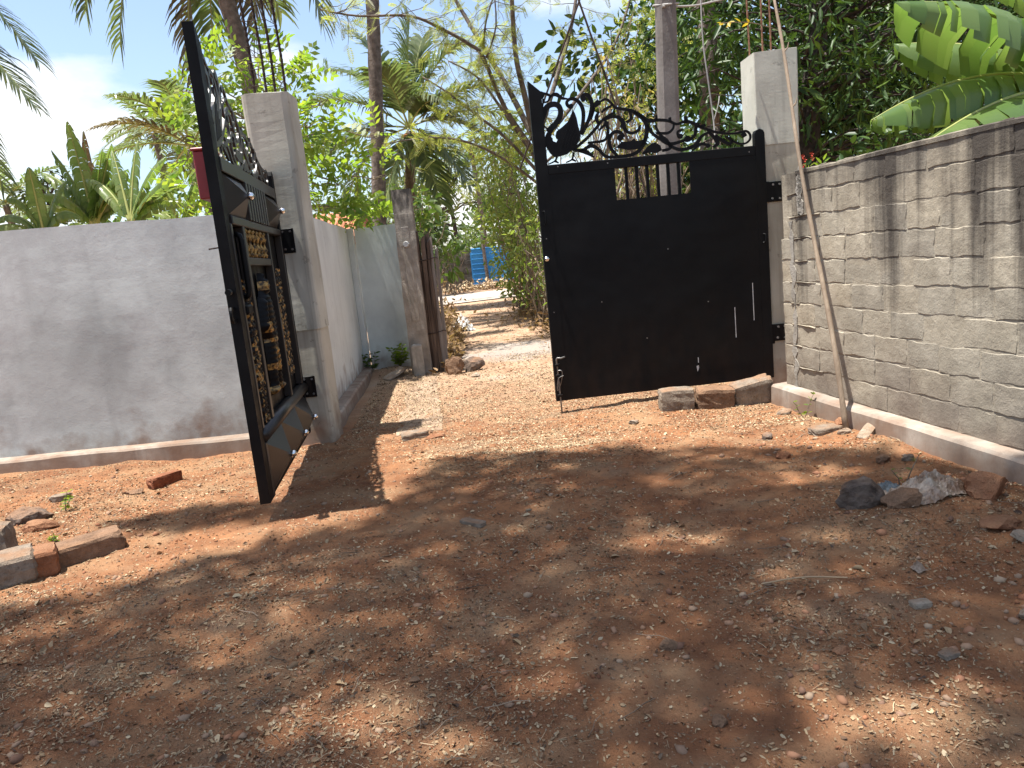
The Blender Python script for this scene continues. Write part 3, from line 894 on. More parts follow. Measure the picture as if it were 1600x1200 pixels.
    st([(940, 430), (1000, 455), (1060, 447), (1110, 420), (1142, 372), (1190, 345)], [8, 9, 10, 10, 9, 7])
    st([(1060, 400), (1098, 365), (1106, 320), (1122, 288)], [8, 9, 9, 5]); blob(1052, 388, 19); blob(1008, 372, 15); blob(1105, 300, 13)
    st([(1000, 380), (990, 345), (1020, 330)], 7)
    st([(1090, 458), (1140, 420), (1190, 432)], [5, 9, 7]); blob(1182, 432, 13)
    st([(1188, 348), (1228, 385), (1242, 420), (1215, 440)], [7, 11, 12, 6])
    st([(1228, 365), (1275, 400), (1320, 420), (1338, 398)], [8, 10, 9, 6])
    for (x, y, x2, y2, w) in ((855, 275, 855, 240, 7), (940, 282, 940, 254, 8), (1040, 292, 1038, 246, 9), (1400, 350, 1418, 375, 14), (1130, 312, 1165, 300, 8)):
        st([(x, y), ((x + x2) / 2 + 2, (y + y2) / 2), (x2, y2)], w)
    st([(500, 335), (540, 300), (556, 332), (546, 382), (515, 402), (430, 412)], [6, 9, 9, 8, 8, 6]); blob(545, 292, 15)
    st([(810, 470), (770, 482)], 5)
    return sc.build('scrollwork', mat, root)

def gate(label, hinge, d, front, seed):
    root = empty('gate_leaf', (hinge[0], hinge[1], 0), math.atan2(d[1], d[0]), label, 'gate', 'leaves of the black double gate')
    K = M['black']
    fs = front                                  # +1: decorated side is local +y, -1: local -y
    Y = lambda a, b: (min(fs * a, fs * b), max(fs * a, fs * b))
    # free post with a slanted top, hinge post, rails
    mb = MB(); y0, y1 = -0.032, 0.032
    V = [(1.99, y0, GB), (2.10, y0, GB), (2.10, y1, GB), (1.99, y1, GB), (1.99, y0, 2.885), (2.10, y0, 2.985), (2.10, y1, 2.985), (1.99, y1, 2.885)]
    mb.add(V, [(0, 3, 2, 1), (4, 5, 6, 7), (0, 1, 5, 4), (1, 2, 6, 5), (2, 3, 7, 6), (3, 0, 4, 7)])
    mb.build('free_post', K, root)
    mb = MB(); mb.prism([(0.0, GB), (0.09, GB), (0.09, 2.365), (0.078, 2.392), (0.045, 2.405), (0.012, 2.392), (0.0, 2.365)], y0, y1)
    mb.build('hinge_post', K, root)
    MB().box(0.09, 1.99, y0, y1, 2.178, GR, 0, 0.004).build('top_rail', K, root)
    # sheet in four pieces round the barred opening
    sy = Y(-0.030, -0.022)
    for (a, b, c, e) in ((0.09, 1.99, GB + 0.004, 1.900), (0.09, 0.705, 1.900, 2.178), (1.390, 1.99, 1.900, 2.178)):
        MB().box(a, b, sy[0], sy[1], c, e).build('sheet', K, root)
    MB().box(0.09, 1.99, -0.022, 0.022, GB, GB + 0.05, 0, 0.003).build('bottom_rail', K, root)
    for k in range(6):
        u = 0.80 + k * 0.0965
        MB().box(u - 0.013, u + 0.013, -0.016, 0.016, 1.895, 2.18, 0, 0.003).build('window_bar', K, root)
    ornament(root, M['blackfront'] if fs > 0 else K)
    # hinges: a barrel and a plate bolted to the pillar
    for z in (1.85, 0.52):
        hb = MB(); yb = fs * -1 * 0.0
        hb.tube([(-0.018, 0, z - 0.085), (-0.018, 0, z + 0.085)], 0.017, 10)
        h = hb.build('hinge', K, root)
    return root

dL = (math.sin(0.1273), -math.cos(0.1273)); dR = (-math.cos(0.0553), -math.sin(0.0553))
HL = (-1.893, 6.603); HR = (2.497, 6.985)
GLL = gate('black steel gate leaf swung open edge-on, showing its gold figured front', HL, dL, 1, 1)
GRR = gate('black steel gate leaf showing its plain flat back, swan at top', HR, dR, -1, 2)
# hinge plates fixed to the pillars (world placed, parented to the leaf)
def hinge_plate(root, x0, x1, y, z0, z1, bolts):
    inv = Matrix.Translation(root.location) @ Matrix.Rotation(root.rotation_euler.z, 4, 'Z')
    inv = inv.inverted()
    mb = MB(); mb.box(x0, x1, y - 0.012, y, z0, z1, 0, 0.002)
    mb.v = [tuple(inv @ Vector(p)) for p in mb.v]
    pl_ = mb.build('hinge_plate', M['black'], root)
    for (bx, bz) in bolts:
        b = MB(); b.tube([(bx, y - 0.010, bz), (bx, y - 0.024, bz)], 0.010, 6)
        b.v = [tuple(inv @ Vector(p)) for p in b.v]
        b.build('bolt', M['steel'], pl_)
for (z0, z1) in ((1.715, 1.925), (0.425, 0.615)):
    hinge_plate(GLL, -1.885, -1.765, 6.636, z0, z1, [(-1.86, z1 - 0.025), (-1.79, z1 - 0.025), (-1.79, z0 + 0.03), (-1.85, z0 + 0.035)])
    hinge_plate(GRR, 2.495, 2.64, 6.975, z0 + 0.035, z1 + 0.005, [(2.56, z1 - 0.022), (2.62, z1 - 0.022), (2.62, z0 + 0.06), (2.55, z0 + 0.065)])

# --- decorated front of the open leaf
BF = M['blackfront']
def part(mb, name, mat=None, parent=None, smooth=False): return mb.build(name, mat or BF, parent or GLL, smooth)
part(MB().box(0.088, 1.992, 0.026, 0.040, 2.174, 2.256, 0, 0.003), 'rail_cover')
part(MB().box(0.09, 1.92, -0.02, 0.040, 1.862, 1.915, 0, 0.006), 'middle_rail')
lr = MB(); lr.tube([(0.0, 0.012, 0.525), (1.95, 0.012, 0.525)], [0.052, 0.052], 12); part(lr, 'lower_rail', None, None, True)
for (a, b) in ((1.58, 1.645), (0.70, 0.745), (1.95, 1.99), (0.088, 0.12)):
    part(MB().box(a, b, -0.02, 0.038, 0.575, 1.862, 0, 0.004), 'divider')
part(MB().box(0.745, 1.58, -0.02, 0.034, 1.612, 1.662, 0, 0.004), 'cross_rail')
part(MB().box(1.93, 1.99, -0.02, 0.036, GB, 0.475, 0, 0.003), 'divider')
def pyramid(u0, u1, z0, z1, h):
    e = 0.012; b = 0.0
    V = [(u0, b, z0), (u1, b, z0), (u1, b, z1), (u0, b, z1), (u0, b + e, z0), (u1, b + e, z0), (u1, b + e, z1), (u0, b + e, z1),
         ((u0 + u1) / 2, h, (z0 + z1) / 2)]
    p = part(MB().add(V, [(0, 4, 5, 1), (1, 5, 6, 2), (2, 6, 7, 3), (3, 7, 4, 0), (4, 8, 5), (5, 8, 6), (6, 8, 7), (7, 8, 4)]), 'pyramid_panel')
    c = ((u0 + u1) / 2, h, (z0 + z1) / 2)
    bm = bmesh.new(); bmesh.ops.create_uvsphere(bm, u_segments=12, v_segments=8, radius=0.026)
    me = bpy.data.meshes.new('chrome_boss'); bm.to_mesh(me); bm.free()
    link('chrome_boss', me, M['chrome'], p, True, (c[0], c[1] + 0.006, c[2]))
pyramid(1.39, 1.91, 1.918, 2.176, 0.11)
pyramid(0.095, 0.62, 1.918, 2.176, 0.11)
for (a, b) in ((1.255, 1.925), (0.59, 1.25), (0.0, 0.585)):
    pyramid(a, b, 0.125, 0.472, 0.12)
part(MB().box(0.0, 1.95, -0.02, 0.004, GB, 0.475), 'lower_panel')
for k in range(8):
    u = 0.645 + k * 0.095
    part(MB().box(u, u + 0.052, 0.006, 0.046, 1.916, 2.176, 0, 0.004), 'slat')

def relief(name, u0, u1, z0, z1, nu, nv, hfun, gfun, base, parent=None, th=0.02):
    """a cast relief: height and gold mask given on the (u,z) rectangle; cells with no height are left open"""
    us = np.linspace(u0, u1, nu); zs = np.linspace(z0, z1, nv)
    U, Zz = np.meshgrid(us, zs)
    Hh = hfun(U, Zz); G = gfun(U, Zz)
    V = [(U[j, i], base + Hh[j, i], Zz[j, i]) for j in range(nv) for i in range(nu)]
    mb = MB(); F0 = []; F1 = []
    for j in range(nv - 1):
        for i in range(nu - 1):
            q = (j * nu + i, j * nu + i + 1, (j + 1) * nu + i + 1, (j + 1) * nu + i)
            hm = Hh[j:j + 2, i:i + 2].mean()
            if Hh[j:j + 2, i:i + 2].max() < 0.0015: continue
            (F1 if G[j:j + 2, i:i + 2].mean() > 0.5 else F0).append(q)
    n0 = len(F0)
    mb.add(V, F0 + F1)
    mb.mi = [0] * n0 + [1] * len(F1)
    me = new_mesh(name, mb.v, mb.f)
    me.materials.append(M['black']); me.materials.append(M['gold'])
    me.polygons.foreach_set('material_index', np.array(mb.mi, np.int32))
    bm = bmesh.new(); bm.from_mesh(me)
    bmesh.ops.delete(bm, geom=[v for v in bm.verts if not v.link_faces], context='VERTS')
    bm.to_mesh(me); bm.free()
    return link(name, me, None, parent or GLL, True)

def cap_h(U, Z, a, b, ra, rb, h):
    a = np.array(a); b = np.array(b); d = b - a
    t = np.clip(((U - a[0]) * d[0] + (Z - a[1]) * d[1]) / (d @ d + 1e-9), 0, 1)
    r = ra + (rb - ra) * t
    q = np.sqrt((U - a[0] - d[0] * t) ** 2 + (Z - a[1] - d[1] * t) ** 2) / r
    return h * np.sqrt(np.clip(1 - q * q, 0, 1))
FIG = [((1.16, 1.44), (1.16, 1.48), .050, .046, .075), ((1.16, 1.33), (1.16, 1.20), .105, .085, .075), ((1.16, 1.20), (1.16, 1.08), .085, .105, .075),
       ((1.25, 1.34), (1.30, 1.18), .045, .038, .06), ((1.30, 1.18), (1.22, 1.06), .036, .030, .07), ((1.07, 1.34), (1.01, 1.18), .045, .038, .06), ((1.01, 1.18), (1.07, 1.05), .036, .030, .06),
       ((1.21, 1.04), (1.23, 0.90), .080, .062, .065), ((1.11, 1.04), (1.09, 0.90), .080, .062, .065), ((1.23, 0.90), (1.24, 0.75), .060, .036, .055), ((1.09, 0.90), (1.08, 0.75), .060, .036, .055),
       ((1.24, 0.725), (1.31, 0.712), .032, .030, .06), ((1.08, 0.725), (1.01, 0.712), .032, .030, .06), ((1.16, 1.00), (1.16, 0.84), .05, .02, .075), ((1.16, 1.54), (1.16, 1.50), .02, .045, .05)]
def fig_h(U, Z):
    h = np.zeros_like(U)
    for a, b, ra, rb, hh in FIG: h = np.maximum(h, cap_h(U, Z, a, b, ra, rb, hh))
    return h * (1 + 0.06 * np.sin(Z * 160))
def fig_g(U, Z):
    g = ((Z > 1.43) & (Z < 1.50)) | (np.abs(Z - 1.075) < 0.022) | (Z < 0.745) | (np.abs(Z - 0.885) < 0.03) | ((np.abs(U - 1.16) < 0.035) & (Z < 1.02) & (Z > 0.84)) | ((np.abs(U - 1.26) < 0.06) & (np.abs(Z - 1.17) < 0.045))
    return g.astype(float)
relief('figure', 0.96, 1.37, 0.67, 1.57, 46, 100, fig_h, fig_g, -0.010)
def strip_fun(uc, per, w):
    def h(U, Z):
        a = np.zeros_like(U)
        ph = (Z / per) % 1.0
        x = (U - uc) / w
        y = (ph - 0.5) * 2
        a = np.maximum(a, 0.030 * np.sqrt(np.clip(1 - (x / 0.45) ** 2 - ((np.abs(y) - 0.30) / 0.42) ** 2, 0, 1)))
        for s in (-1, 1):
            r = np.hypot((x - s * 0.52) * 1.0, (np.abs(y) - 0.55) * 1.1)
            a = np.maximum(a, 0.026 * np.sqrt(np.clip(1 - ((r - 0.34) / 0.17) ** 2, 0, 1)))
            a = np.maximum(a, 0.022 * np.sqrt(np.clip(1 - ((x - s * 0.75 * (1 - np.abs(y))) / 0.16) ** 2, 0, 1)))
        return np.where(np.abs(x) < 1.02, a, 0)
    def g(U, Z):
        return (vnoise(U * 38 + uc, Z * 30, 3) > 0.55).astype(float)
    return h, g
h_, g_ = strip_fun(0.48, 0.145, 0.145); relief('gold_strip', 0.33, 0.63, 0.715, 1.585, 40, 110, h_, g_, 0.004)
h_, g_ = strip_fun(1.775, 0.115, 0.095); relief('gold_strip', 1.675, 1.875, 0.585, 1.52, 30, 120, h_, g_, 0.010)
for k in range(6):              # little turned balusters in the box below the middle rail
    u = 0.835 + k * 0.132
    prof = [(0, .012), (.02, .022), (.035, .012), (.06, .026), (.085, .014), (.10, .010), (.115, .014), (.14, .026), (.165, .012), (.18, .022), (.196, .012)]
    bl = MB(); bl.tube([(u, 0.012, 1.664 + z) for z, r in prof], [r for z, r in prof], 8)
    part(bl, 'baluster', M['gold'], None, True)
# handle, eye plate, bolt and stray rod on the free post
hd = MB(); hd.tube([(1.90, 0.036, 1.80), (1.90, 0.060, 1.79), (1.90, 0.066, 1.76), (1.90, 0.066, 1.45), (1.90, 0.060, 1.42), (1.90, 0.036, 1.41)], 0.018, 10)
part(hd, 'handle', M['black'], None, True)
part(MB().box(1.80, 1.95, 0.02, 0.055, 1.30, 1.36, 0, 0.01), 'latch_housing', M['black'])
ey = MB(); ey.ribbon([(2.10, 1.345), (2.17, 1.350), (2.185, 1.315), (2.17, 1.280), (2.10, 1.285)], 0.013, -0.006, 0.006)
ey.ribbon([(2.135, 1.350), (2.135, 1.280)], 0.012, -0.0055, 0.0055)
part(ey, 'eye_plate', M['black'])
bo = MB(); bo.tube([(2.10, 0, 1.452), (2.15, 0, 1.452), (2.155, 0, 1.452), (2.185, 0, 1.452)], [0.012, 0.012, 0.021, 0.019], 8); part(bo, 'bolt', M['black'])
MB().tube([(2.09, -0.03, 1.72), (2.11, -0.085, 1.715)], 0.005, 6).build('rod_end', M['rebar'], GLL)
# --- fittings on the plain back of the other leaf
KB = M['black']
for (u, za, zb) in ((0.170, 0.68, 1.03), (0.350, 0.535, 0.82), (0.725, 0.335, 0.385)):
    MB().box(u - 0.0035, u + 0.0035, 0.030, 0.0312, za, zb).build('paint_scratch', M['scratch'], GRR)
MB().prism([(0.725, 0.31), (0.745, 0.30), (0.738, 0.25), (0.722, 0.285)], 0.030, 0.0315).build('paint_scratch', M['scratch'], GRR)
db = MB(); db.tube([(1.99, 0.058, 0.532), (2.03, 0.058, 0.522), (2.062, 0.058, 0.528), (2.070, 0.05, 0.515), (2.066, 0.046, 0.35), (2.062, 0.046, 0.10), (2.060, 0.046, -0.06)], 0.008, 8)
db.build('drop_bolt', M['steel'], GRR, True)
for z in (0.17, 0.36, 0.46):
    MB().box(2.038, 2.088, 0.031, 0.060, z - 0.012, z + 0.012, 0, 0.003).build('bolt_guide', KB, GRR)
wr = MB(); wr.tube(smooth_path([(2.075, 0.052, 0.41), (2.03, 0.066, 0.40), (2.045, 0.06, 0.30), (2.085, 0.055, 0.22), (2.07, 0.06, 0.33), (2.02, 0.07, 0.36)]), 0.004, 5)
wr.build('wire_loop', M['steel'], GRR)
kn = MB(); kn.tube([(2.076, 0.030, 1.44), (2.076, 0.055, 1.44), (2.076, 0.062, 1.44)], [0.012, 0.014, 0.022], 8); kn.build('knob', M['chrome'], GRR, True)
la = MB(); la.tube(smooth_path([(2.07, 0.034, 1.86), (2.055, 0.05, 1.855), (2.055, 0.05, 1.76), (2.068, 0.034, 1.74)]), 0.006, 6); la.build('latch_loop', KB, GRR)
sq = MB(); sq.tube(smooth_path([(0.05, 0.034, 1.47), (0.035, 0.05, 1.46), (0.04, 0.05, 1.40), (0.055, 0.04, 1.39)]), 0.006, 6); sq.build('latch_loop', KB, GRR)
for (u, z) in ((0.15, 2.21), (1.90, 2.24), (1.45, 2.23), (2.06, 1.62), (2.05, 0.95), (0.95, 1.42), (1.6, 1.0), (0.6, 0.9), (1.2, 0.62)):
    MB().tube([(u, 0.026, z), (u, 0.035, z)], 0.006, 6).build('rivet', M['steel'], GRR)

# --- red letter box hung behind the open leaf
lb = empty('letter_box', (-1.765, 4.86, 2.03), math.atan2(dL[1], dL[0]) + math.pi / 2, 'small dark red metal letter box hung behind the gate leaf', 'letter box')
MB().box(-0.05, 0.05, -0.13, 0.13, 0.0, 0.285, 0, 0.006).build('body', M['red'], lb)
MB().box(-0.062, 0.055, -0.14, 0.14, 0.287, 0.306, 0, 0.006).build('lid', M['red'], lb)
MB().box(-0.053, -0.05, -0.09, 0.09, 0.22, 0.232).build('slot', M['black'], lb)
MB().box(0.05, 0.085, -0.10, 0.10, 0.14, 0.16).build('bracket', M['black'], lb)
#@@PART3
# ------------------------------------------------------------------ layout tool: a point of the photograph at a chosen distance
def at(px, py, Y):
    U = (px - 800) / 1158.9; Vv = (600 - py) / 1158.9
    u = U * math.cos(ROLL) + Vv * math.sin(ROLL); v = -U * math.sin(ROLL) + Vv * math.cos(ROLL)
    d = np.array([u, math.cos(PITCH) + v * math.sin(PITCH), -math.sin(PITCH) + v * math.cos(PITCH)])
    return np.array([0, 0, CAM_H]) + d * (Y / d[1])

# ------------------------------------------------------------------ posts, planks, pole, wires
pp = empty('concrete_post', (-1.22, 10.25, 0), 0, 'square precast concrete post with blackened top standing in the lane', 'post')
V = []; F = []
for j in range(25):
    z = -0.1 + 2.61 * j / 24
    hw = 0.135 - 0.008 * j / 24
    for (sx, sy) in ((-1, -1), (1, -1), (1, 1), (-1, 1)):
        e = (float(vnoise(z * 7, sx * 3 + sy, 5)) - 0.5) * 0.012
        V.append((sx * (hw + e), sy * (0.10 + e), z))
for j in range(24):
    for k in range(4):
        F.append((j * 4 + k, j * 4 + (k + 1) % 4, j * 4 + 4 + (k + 1) % 4, j * 4 + 4 + k))
F.append((96, 97, 98, 99))
MB().add(V, F).build('shaft', M['post'], pp)
rc = MB(); rc.box(-0.052, 0.052, -0.106, -0.098, 0.75, 2.02, 0, 0.004); rc.build('recessed_panel', M['post'], pp)
kn = MB(); kn.tube([(-0.005, -0.10, 1.79), (-0.005, -0.16, 1.79)], [0.045, 0.036], 8); kn.build('cement_plug', M['mortar_grey'], pp)

pk = empty('timber_stack', (-0.98, 10.33, 0), 0, 'upright weathered timber planks bound beside the concrete post', 'planks')
for k, (x, y, w_, d_, h, lean, mt) in enumerate(((-0.085, 0.0, 0.030, 0.06, 1.93, -0.02, 'plank'), (-0.035, -0.03, 0.030, 0.05, 1.86, 0.0, 'plank'), (0.015, -0.01, 0.026, 0.055, 1.80, 0.01, 'plank'), (0.060, 0.02, 0.030, 0.05, 1.84, 0.0, 'plank_grey'), (0.0, 0.07, 0.05, 0.03, 1.9, 0.0, 'plank'), (0.095, 0.05, 0.022, 0.04, 1.70, 0.02, 'plank_grey'))):
    V = []; F = []
    for j in range(13):
        z = -0.05 + (h + 0.05) * j / 12
        o = (float(vnoise(z * 2.2, k * 3.1, 4)) - 0.5) * 0.02
        for (sx, sy) in ((-1, -1), (1, -1), (1, 1), (-1, 1)):
            e = (float(vnoise(z * 9, sx + sy * 3 + k, 9)) - 0.5) * 0.01
            V.append((x + o + lean * z + sx * (w_ + e), y + sy * (d_ + e), z + (0.03 * sx if j == 12 else 0)))
    for j in range(12):
        for q in range(4):
            F.append((j * 4 + q, j * 4 + (q + 1) % 4, j * 4 + 4 + (q + 1) % 4, j * 4 + 4 + q))
    F.append((48, 49, 50, 51))
    MB().add(V, F).build('plank', M[mt], pk)
for z in (1.55, 0.55):
    MB().tube(smooth_path([(-0.13, -0.07, z), (0.0, -0.10, z + 0.01), (0.11, -0.06, z + 0.03), (0.12, 0.09, z), (-0.12, 0.10, z), (-0.13, -0.07, z)]), 0.006, 5).build('binding_wire', M['rebar'], pk)

ep = empty('utility_pole', (2.02, 9.0, 0), 0, 'tall grey concrete utility pole rising behind the gate leaf', 'pole')
V = []; F = []
lx = 0.035
for j in range(15):
    z = -0.1 + 9.1 * j / 14
    h0 = 0.135 - 0.006 * z
    for (sx, sy) in ((-1, -.55), (-.55, -1), (.55, -1), (1, -.55), (1, .55), (.55, 1), (-.55, 1), (-1, .55)):
        V.append((lx * z + sx * h0, sy * h0 * 0.85, z))
for j in range(14):
    for k in range(8):
        F.append((j * 8 + k, j * 8 + (k + 1) % 8, j * 8 + 8 + (k + 1) % 8, j * 8 + 8 + k))
F.append(tuple(range(112, 120)))
MB().add(V, F).build('shaft', M['pole'], ep)
MB().tube([(lx * 4.12 - 0.145, -0.02, 4.12), (lx * 4.12, -0.125, 4.09), (lx * 4.12 + 0.145, -0.02, 4.12), (lx * 4.12, 0.125, 4.12), (lx * 4.12 - 0.145, -0.02, 4.12)], 0.012, 6).build('cable_band', M['wire'], ep)
cb = MB(); p0 = at(1034, 10, 8.86); p1 = at(1125, 0, 10.0); p2 = at(1300, -40, 13)
cb.tube(smooth_path([p0, (p0 + p1) / 2 - np.array([0, 0, 0.03]), p1, p2]), 0.013, 6)
tag(cb.build('overhead_cable', M['wire']), 'pale overhead cable tied to the concrete utility pole', 'cable')
cb = MB(); cb.tube(smooth_path([at(1094, -30, 8.2), at(1098, 60, 8.2), at(1107, 130, 8.2), at(1115, 190, 8.2), at(1118, 228, 8.15)]), 0.008, 6)
cb.tube(smooth_path([at(1115, 190, 8.2), at(1122, 165, 8.2), at(1124, 150, 8.22)]), 0.006, 5)
tag(cb.build('hanging_cord', M['wire']), 'thin pale cord hanging down between the pole and square pillar', 'cord')
for (a, b, lab) in (((909, -10, 10.2), (866, 112, 10.2), 'dark thin stay wire slanting down to the swan ornament'), ((904, 0, 10.4), (962, 165, 10.2), 'dark thin stay wire slanting down towards the utility pole')):
    A = at(*a); B = at(*b); C = B + (B - A) * 1.3
    m_ = MB(); m_.tube([A + (A - B) * 1.5, A, B, C], 0.014, 6)
    tag(m_.build('stay_wire', M['rebar']), lab, 'wire', 'stay wires')
# the long stick leaning on the pillar
pts = [at(1322, 672, 5.16), at(1311, 590, 5.25), at(1300, 520, 5.36), at(1285, 440, 5.52), at(1270, 365, 5.68), at(1250, 255, 5.86), at(1232, 130, 6.08), at(1221, 60, 6.2), at(1208, -10, 6.32), at(1199, -60, 6.42)]
pts = smooth_path(pts, 3)
st_ = MB(); st_.tube(pts, list(np.linspace(0.022, 0.010, len(pts)) * (1 + 0.10 * np.sin(np.arange(len(pts)) * 2.1))), 8)
stick = st_.build('leaning_stick', M['stick'], None, True)
tag(stick, 'long thin crooked wooden stick leaning against the block wall end', 'stick')
for t in (0.62, 0.72, 0.86):
    q = pts[int(t * len(pts))]
    MB().tube([q, q + np.array([0.03, -0.005, 0.03]), q + np.array([0.04, -0.005, 0.07])], [0.008, 0.006, 0.003], 6).build('knot', M['stick'], stick)

# ------------------------------------------------------------------ far end of the lane
fw = empty('far_block_wall', (-3.2, 38.0, 0), 0, 'low dark mossy block wall at the far end of the lane', 'wall')
MB().box(-8.0, 1.78, 0.02, 0.18, -0.1, 1.93).build('mortar_core', M['mortar_d'], fw)
proto = None
for r in range(9):
    x = 1.78 - (0.2 if r % 2 else 0.0)
    if r % 2:
        pass
    while x > -0.9:
        if proto is None:
            proto = MB().box(0.01, 0.39, -0.015, 0.05, 0.008, 0.203, 0, 0.006).build('block', M['farblock'], fw); o = proto
        else:
            o = proto.copy(); COL.objects.link(o)
        o.location = (x - 0.4, random.uniform(-0.006, 0.006), 0.02 + r * 0.211)
        x -= 0.4
MB().box(-8.0, 1.79, -0.02, 0.19, 1.932, 1.975).build('coping', M['mortar_d'], fw)
bg_ = empty('blue_sheet_gate', (-1.38, 37.9, 0), 0, 'bright blue ribbed sheet metal gate at the lane end', 'gate')
V = []; F = []
prof = []
z = 0.05
while z < 1.95:
    prof += [(z, 0.0), (z + 0.17, 0.0), (z + 0.19, -0.04), (z + 0.225, -0.04), (z + 0.245, 0.0)]
    z += 0.25
for (z, y) in prof:
    V += [(0, y, z), (0.66, y, z)]
for i in range(len(prof) - 1): F.append((i * 2, i * 2 + 1, i * 2 + 3, i * 2 + 2))
sheet0 = MB().add(V, F).build('ribbed_sheet', M['blue'], bg_)
for k in (1, 2):
    o = sheet0.copy(); COL.objects.link(o); o.location = (0.67 * k, 0.01 * k, 0.0)
gp = MB(); gp.tube([(0.72, -0.12, -0.1), (0.66, -0.12, 1.2), (0.62, -0.12, 3.0)], 0.085, 8); gp.build('timber_prop', M['bark'], bg_)
MB().box(-0.07, 0.0, -0.02, 0.05, 0, 1.85).build('edge_post', M['blue'], bg_)

# tiled roof peeping over the lane wall
rf = empty('tiled_shed', (-5.3, 18.5, 0), 0, 'low shed with clay tiled roof beyond the pale lane wall', 'shed')
MB().box(-1.6, 1.6, 0.2, 3.0, -0.1, 2.2).build('wall', M['plaster'], rf)
roof = MB().add([(-1.9, -0.2, 2.30), (1.9, -0.2, 2.30), (1.9, 1.6, 3.0), (-1.9, 1.6, 3.0), (-1.9, 3.4, 2.30), (1.9, 3.4, 2.30), (-1.9, -0.2, 2.22), (1.9, -0.2, 2.22), (1.9, 3.4, 2.22), (-1.9, 3.4, 2.22)],
                [(0, 1, 2, 3), (3, 2, 5, 4), (6, 7, 1, 0), (4, 5, 8, 9), (6, 9, 8, 7), (0, 3, 4, 9, 6), (1, 7, 8, 5, 2)]).build('roof', M['roof'], rf)
t0 = None
for r in range(5):
    for c in range(19):
        if t0 is None:
            mb = MB(); V = []; F = []
            for i in range(6):
                a = math.pi * i / 5
                V += [(0.10 * math.cos(a), 0, 0.05 * math.sin(a)), (0.085 * math.cos(a), 0.42, 0.04 * math.sin(a) + 0.02)]
            for i in range(5): F.append((i * 2, i * 2 + 2, i * 2 + 3, i * 2 + 1))
            t0 = MB().add(V, F).build('tile', M['roof'], roof); o = t0
        else:
            o = t0.copy(); COL.objects.link(o)
        o.location = (-1.8 + c * 0.2, -0.22 + r * 0.36, 2.31 + r * 0.14)
        o.rotation_euler = (0.371, 0, 0)

# ------------------------------------------------------------------ vegetation
LV = np.array([(0, 0, 0), (0.21, 0.30, 0.05), (0.17, 0.68, 0.03), (0, 1, -0.06), (-0.17, 0.68, 0.03), (-0.21, 0.30, 0.05)])
LF = np.array([(0, 1, 2, 3), (0, 3, 4, 5)])
LVN = LV * np.array([0.55, 1, 1])                      # narrow leaf
def pinnate(npair, ll, lw, droop=0.25, terminal=True):
    V = []; F = []
    for k in range(npair):
        t = 0.18 + 0.80 * k / max(1, npair - 1)
        y = t; z = -droop * t * t
        s = ll * (0.75 + 0.5 * math.sin(math.pi * t))
        for sd in (-1, 1):
            b = len(V)
            dx, dy, dz = sd * 0.9 * s, 0.42 * s, -0.15 * s
            px_, py_ = -0.42 * lw, 0.9 * lw * sd
            V += [(0, y, z), (dx * 0.5 + px_ * sd, y + dy * 0.5 + lw, z + dz * 0.4), (dx, y + dy, z + dz), (dx * 0.5 - px_ * sd, y + dy * 0.5 - lw, z + dz * 0.4)]
            F.append((b, b + 1, b + 2, b + 3))
    if terminal:
        b = len(V); V += [(0, 0.98, -droop), (lw, 0.98 + ll * 0.5, -droop - 0.02), (0, 0.98 + ll, -droop - 0.05), (-lw, 0.98 + ll * 0.5, -droop - 0.02)]; F.append((b, b + 1, b + 2, b + 3))
    b = len(V); V += [(0.008, 0, 0), (0.006, 1, -droop), (-0.006, 1, -droop), (-0.008, 0, 0)]; F.append((b, b + 1, b + 2, b + 3))
    return np.array(V), np.array(F)
PV1, PF1 = pinnate(4, 0.36, 0.085, 0.2)                # broad pinnate (the bright tree)
PV2, PF2 = pinnate(9, 0.20, 0.030, 0.3)                # feathery
def foliage(name, mat, P, D, S, parent, T=(LV, LF), flat=0.6, smooth=False):
    """leaves at P growing along D, faces turned mostly upward"""
    n = len(P)
    up = RNG.normal(size=(n, 3)) * (1 - flat); up[:, 2] += flat
    X, Y, Z = frames(D, up)
    V, F = scatter(T[0], T[1], P, X, Y, Z, S)
    return link(name, new_mesh(name, V, F), mat, parent, smooth)
def in_ellipsoid(c, r, n, p=2.0):
    d = unit(RNG.normal(size=(n, 3)))
    return np.array(c) + d * (RNG.random((n, 1)) ** (1 / p)) * np.array(r), d
def clumps_in(c, r, n, rr, zsq=0.75):
    P, _ = in_ellipsoid(c, r, n, 2.6)
    return [(p, np.array([1, 1, zsq]) * RNG.uniform(*rr)) for p in P]
def clump_leaves(clumps, dens, size, droop=0.35, shell=2.2):
    PP = []; DD = []; SS = []
    for c, r in clumps:
        n = max(6, int(dens * (r[0] * r[1] * r[2]) ** (2 / 3)))
        P, d = in_ellipsoid(c, r, n, shell)
        PP.append(P); D = d * 0.8 + RNG.normal(size=(n, 3)) * 0.55; D[:, 2] -= droop; DD.append(D)
        SS.append(size * RNG.uniform(0.6, 1.25, n))
    return np.concatenate(PP), np.concatenate(DD), np.concatenate(SS)
def limb_tube(mb, a, b, ra, rb, sag=0.1, n=6, wig=0.06):
    a = np.array(a, float); b = np.array(b, float); L = np.linalg.norm(b - a)
    pts = []
    off = RNG.normal(size=(n + 1, 3)) * wig * L * 0.5
    for i in range(n + 1):
        t = i / n
        p = a + (b - a) * t + np.array([0, 0, sag * L * math.sin(math.pi * t)]) + off[i] * math.sin(math.pi * t)
        pts.append(p)
    mb.tube(pts, list(np.linspace(ra, rb, n + 1)), 6, cap=False)
    return pts
